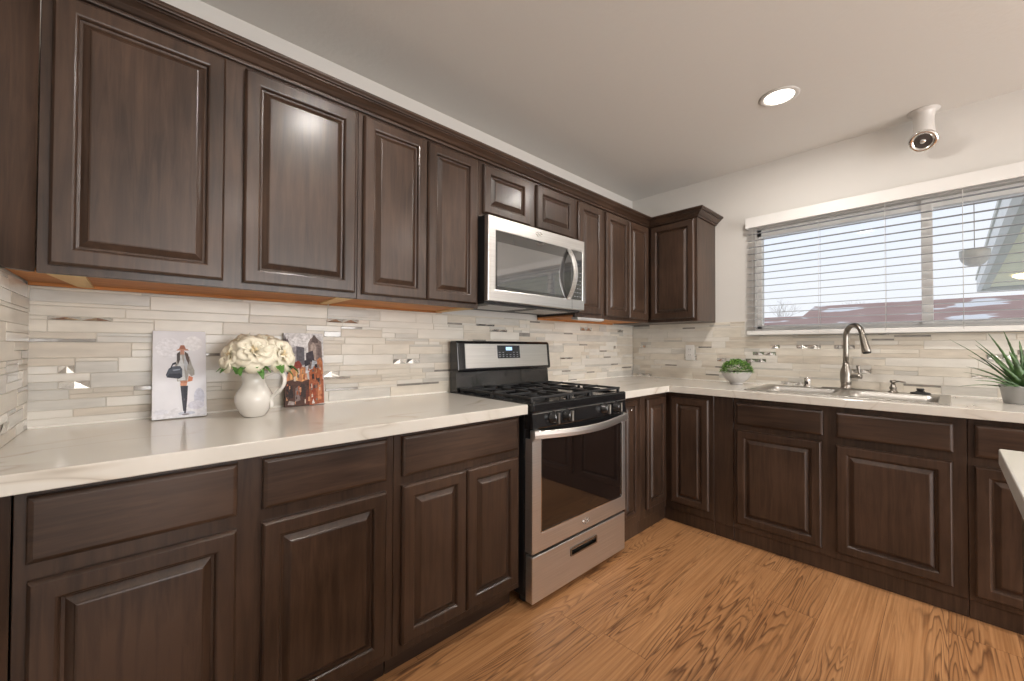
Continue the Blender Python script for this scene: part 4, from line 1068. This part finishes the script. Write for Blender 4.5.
# patio cover
r = thing('patio_cover', 'grey-green patio roof seen through the right side of the window', 'roof', (5, -4, 2.5))
def quad_prism(mb, pts, z0, z1): mb.rings([[(x, y, z) for (x, y) in pts] for z in (z0, z1)])
mb = MB(); quad_prism(mb, [(1.6, -2.47), (10.3, -2.56), (10.3, -9), (1.6, -9)], 2.50, 2.53); mb.build('ceiling_panel', M['soffit'], r)
mb = MB(); quad_prism(mb, [(1.6, -2.300), (10.4, -2.375), (10.4, -2.44), (1.6, -2.365)], 2.44, 2.68); mb.build('fascia', M['fascia'], r)
mb = MB(); quad_prism(mb, [(1.6, -2.372), (10.3, -2.447), (10.3, -2.555), (1.6, -2.46)], 2.47, 2.56); mb.build('gutter', M['siding'], r)
mb = MB(); quad_prism(mb, [(10.41, -2.38), (10.5, -2.38), (10.5, -9), (10.41, -9)], 2.42, 2.68); mb.build('end_fascia', M['fascia'], r)
mb = MB(); quad_prism(mb, [(1.5, -2.28), (10.5, -2.36), (10.5, -9), (1.5, -9)], 2.685, 2.75); mb.build('roof_deck', M['siding'], r)
for (x, y) in ((10.2, -8.8), (1.8, -8.8)):
    mb = MB(); mb.box((x-.06, y-.06, -.3), (x+.06, y+.06, 2.5)); mb.build('post', M['fascia'], r)
mb = MB(); mb.lathe((8.4, -2.95, 2.4995), [(.20, 0), (.22, -.03), (.15, -.07), (0, -.09)], 28); o = mb.build('patio_lamp', M['warm'])
tag(o, 'warm lit round lamp on the patio ceiling outside', 'lamp')
# hanging dome lamp outside
r = thing('hanging_dome_lamp', 'grey dome lamp hanging outside behind the right part of the blind', 'lamp', (.5, -2.042, 1.67))
mb = MB(); mb.lathe((.5, -2.042, 1.672), [(0, 0), (.020, .002), (.042, .014), (.058, .038), (.065, .068), (.066, .098), (.064, .100), (.058, .070), (0, .066)], 32); mb.build('dome', M['lampshade'], r)
mb = MB(); mb.tube([(.5, -2.042, 1.735), (.5, -2.042, 2.262)], .0022, 8); mb.build('rod', M['cord'], r)
# neighbouring house
def roof_mat():
    m, nt, p = new_mat('red_roof_with_snow'); L = nt.links
    t = nt.nodes.new('ShaderNodeTexCoord'); mp = nt.nodes.new('ShaderNodeMapping'); mp.inputs['Scale'].default_value = (.5, .35, .5); L.new(t.outputs['Object'], mp.inputs[0])
    n = nt.nodes.new('ShaderNodeTexNoise'); n.inputs['Scale'].default_value = 1.3; n.inputs['Detail'].default_value = 3; L.new(mp.outputs[0], n.inputs['Vector'])
    r = nt.nodes.new('ShaderNodeValToRGB'); r.color_ramp.elements[0].position = .57; r.color_ramp.elements[1].position = .60
    r.color_ramp.elements[0].color = (.44, .30, .27, 1); r.color_ramp.elements[1].color = (.80, .80, .82, 1)
    k = r.color_ramp.elements.new(.2); k.color = (.34, .215, .19, 1)
    L.new(n.outputs[0], r.inputs[0]); L.new(r.outputs[0], p.inputs['Base Color']); p.inputs['Roughness'].default_value = .9
    return m
M['roofm'] = roof_mat()
M['brick'] = mat('red_brick_wall', (.30, .17, .15), .9, noise=.35, nscale=4)
def house(label, x0, x1, y0, y1, ze, zr):
    r = thing('house', label, 'house', ((x0+x1)/2, (y0+y1)/2, -.3))
    mb = MB(); mb.box((x0+.5, y0+.4, -.3), (x1-.5, y1-.4, ze)); mb.build('wall', M['brick'], r)
    mb = MB(); xm = (x0+x1)/2
    mb.rings([[(x0, y, ze-.12), (x0, y, ze), (xm, y, zr), (x1, y, ze), (x1, y, ze-.12)] for y in (y0, y1)]); mb.build('roof', M['roofm'], r)
    mb = MB(); mb.box((x0-.06, y0, ze-.18), (x0-.002, y1, ze-.02)); mb.build('gutter', M['fascia'], r)
    y = y0+1.6
    while y < y1-2:
        mb = MB(); mb.box((x0+.42, y, .8), (x0+.498, y+1.3, 1.7)); f = mb.build('window', M['fascia'], r)
        mb = MB(); mb.box((x0+.40, y+.08, .88), (x0+.418, y+1.22, 1.62)); mb.build('pane', M['display_bg'], f)
        y += 3.2
    mb = MB(); mb.box((xm-.4, (y0+y1)/2, zr-.5), (xm+.3, (y0+y1)/2+.7, zr+.55)); mb.build('chimney', M['brick'], r)
    return r
house('long red-brown neighbouring house with patches of snow on its roof', 20, 31, -24, 3.3, 2.15, 3.55)
house('neighbouring house with snow-striped roof at the left of the window view', 24, 36, 4.3, 19, 1.95, 3.3)
# bare trees
def bare_tree(label, x, y, h, seed):
    R = random.Random(seed); mb = MB()
    def grow(p, d, L_, rad_, lv):
        q = p + d*L_; mb.tube([p, p.lerp(q, .5)+Vector((R.uniform(-1, 1), R.uniform(-1, 1), 0))*L_*.05, q], [rad_, rad_*.85, rad_*.65], 5)
        if lv:
            for k in range(3): grow(q - d*L_*.1*k, (d + Vector((R.uniform(-.8, .8), R.uniform(-.8, .8), R.uniform(-.1, .5)))).normalized(), L_*R.uniform(.6, .8), rad_*.55, lv-1)
    grow(Vector((x, y, -.3)), Vector((0, 0, 1)), h*.42, .05, 4)
    tag(mb.build('bare_tree', M['bark']), label, 'tree')
bare_tree('leafless tree beyond the roofs near the left end of the window', 39, 8.6, 5.4, 2)
bare_tree('leafless tree beyond the red-brown roof in the middle of the left pane', 36, 1.8, 5.0, 8)
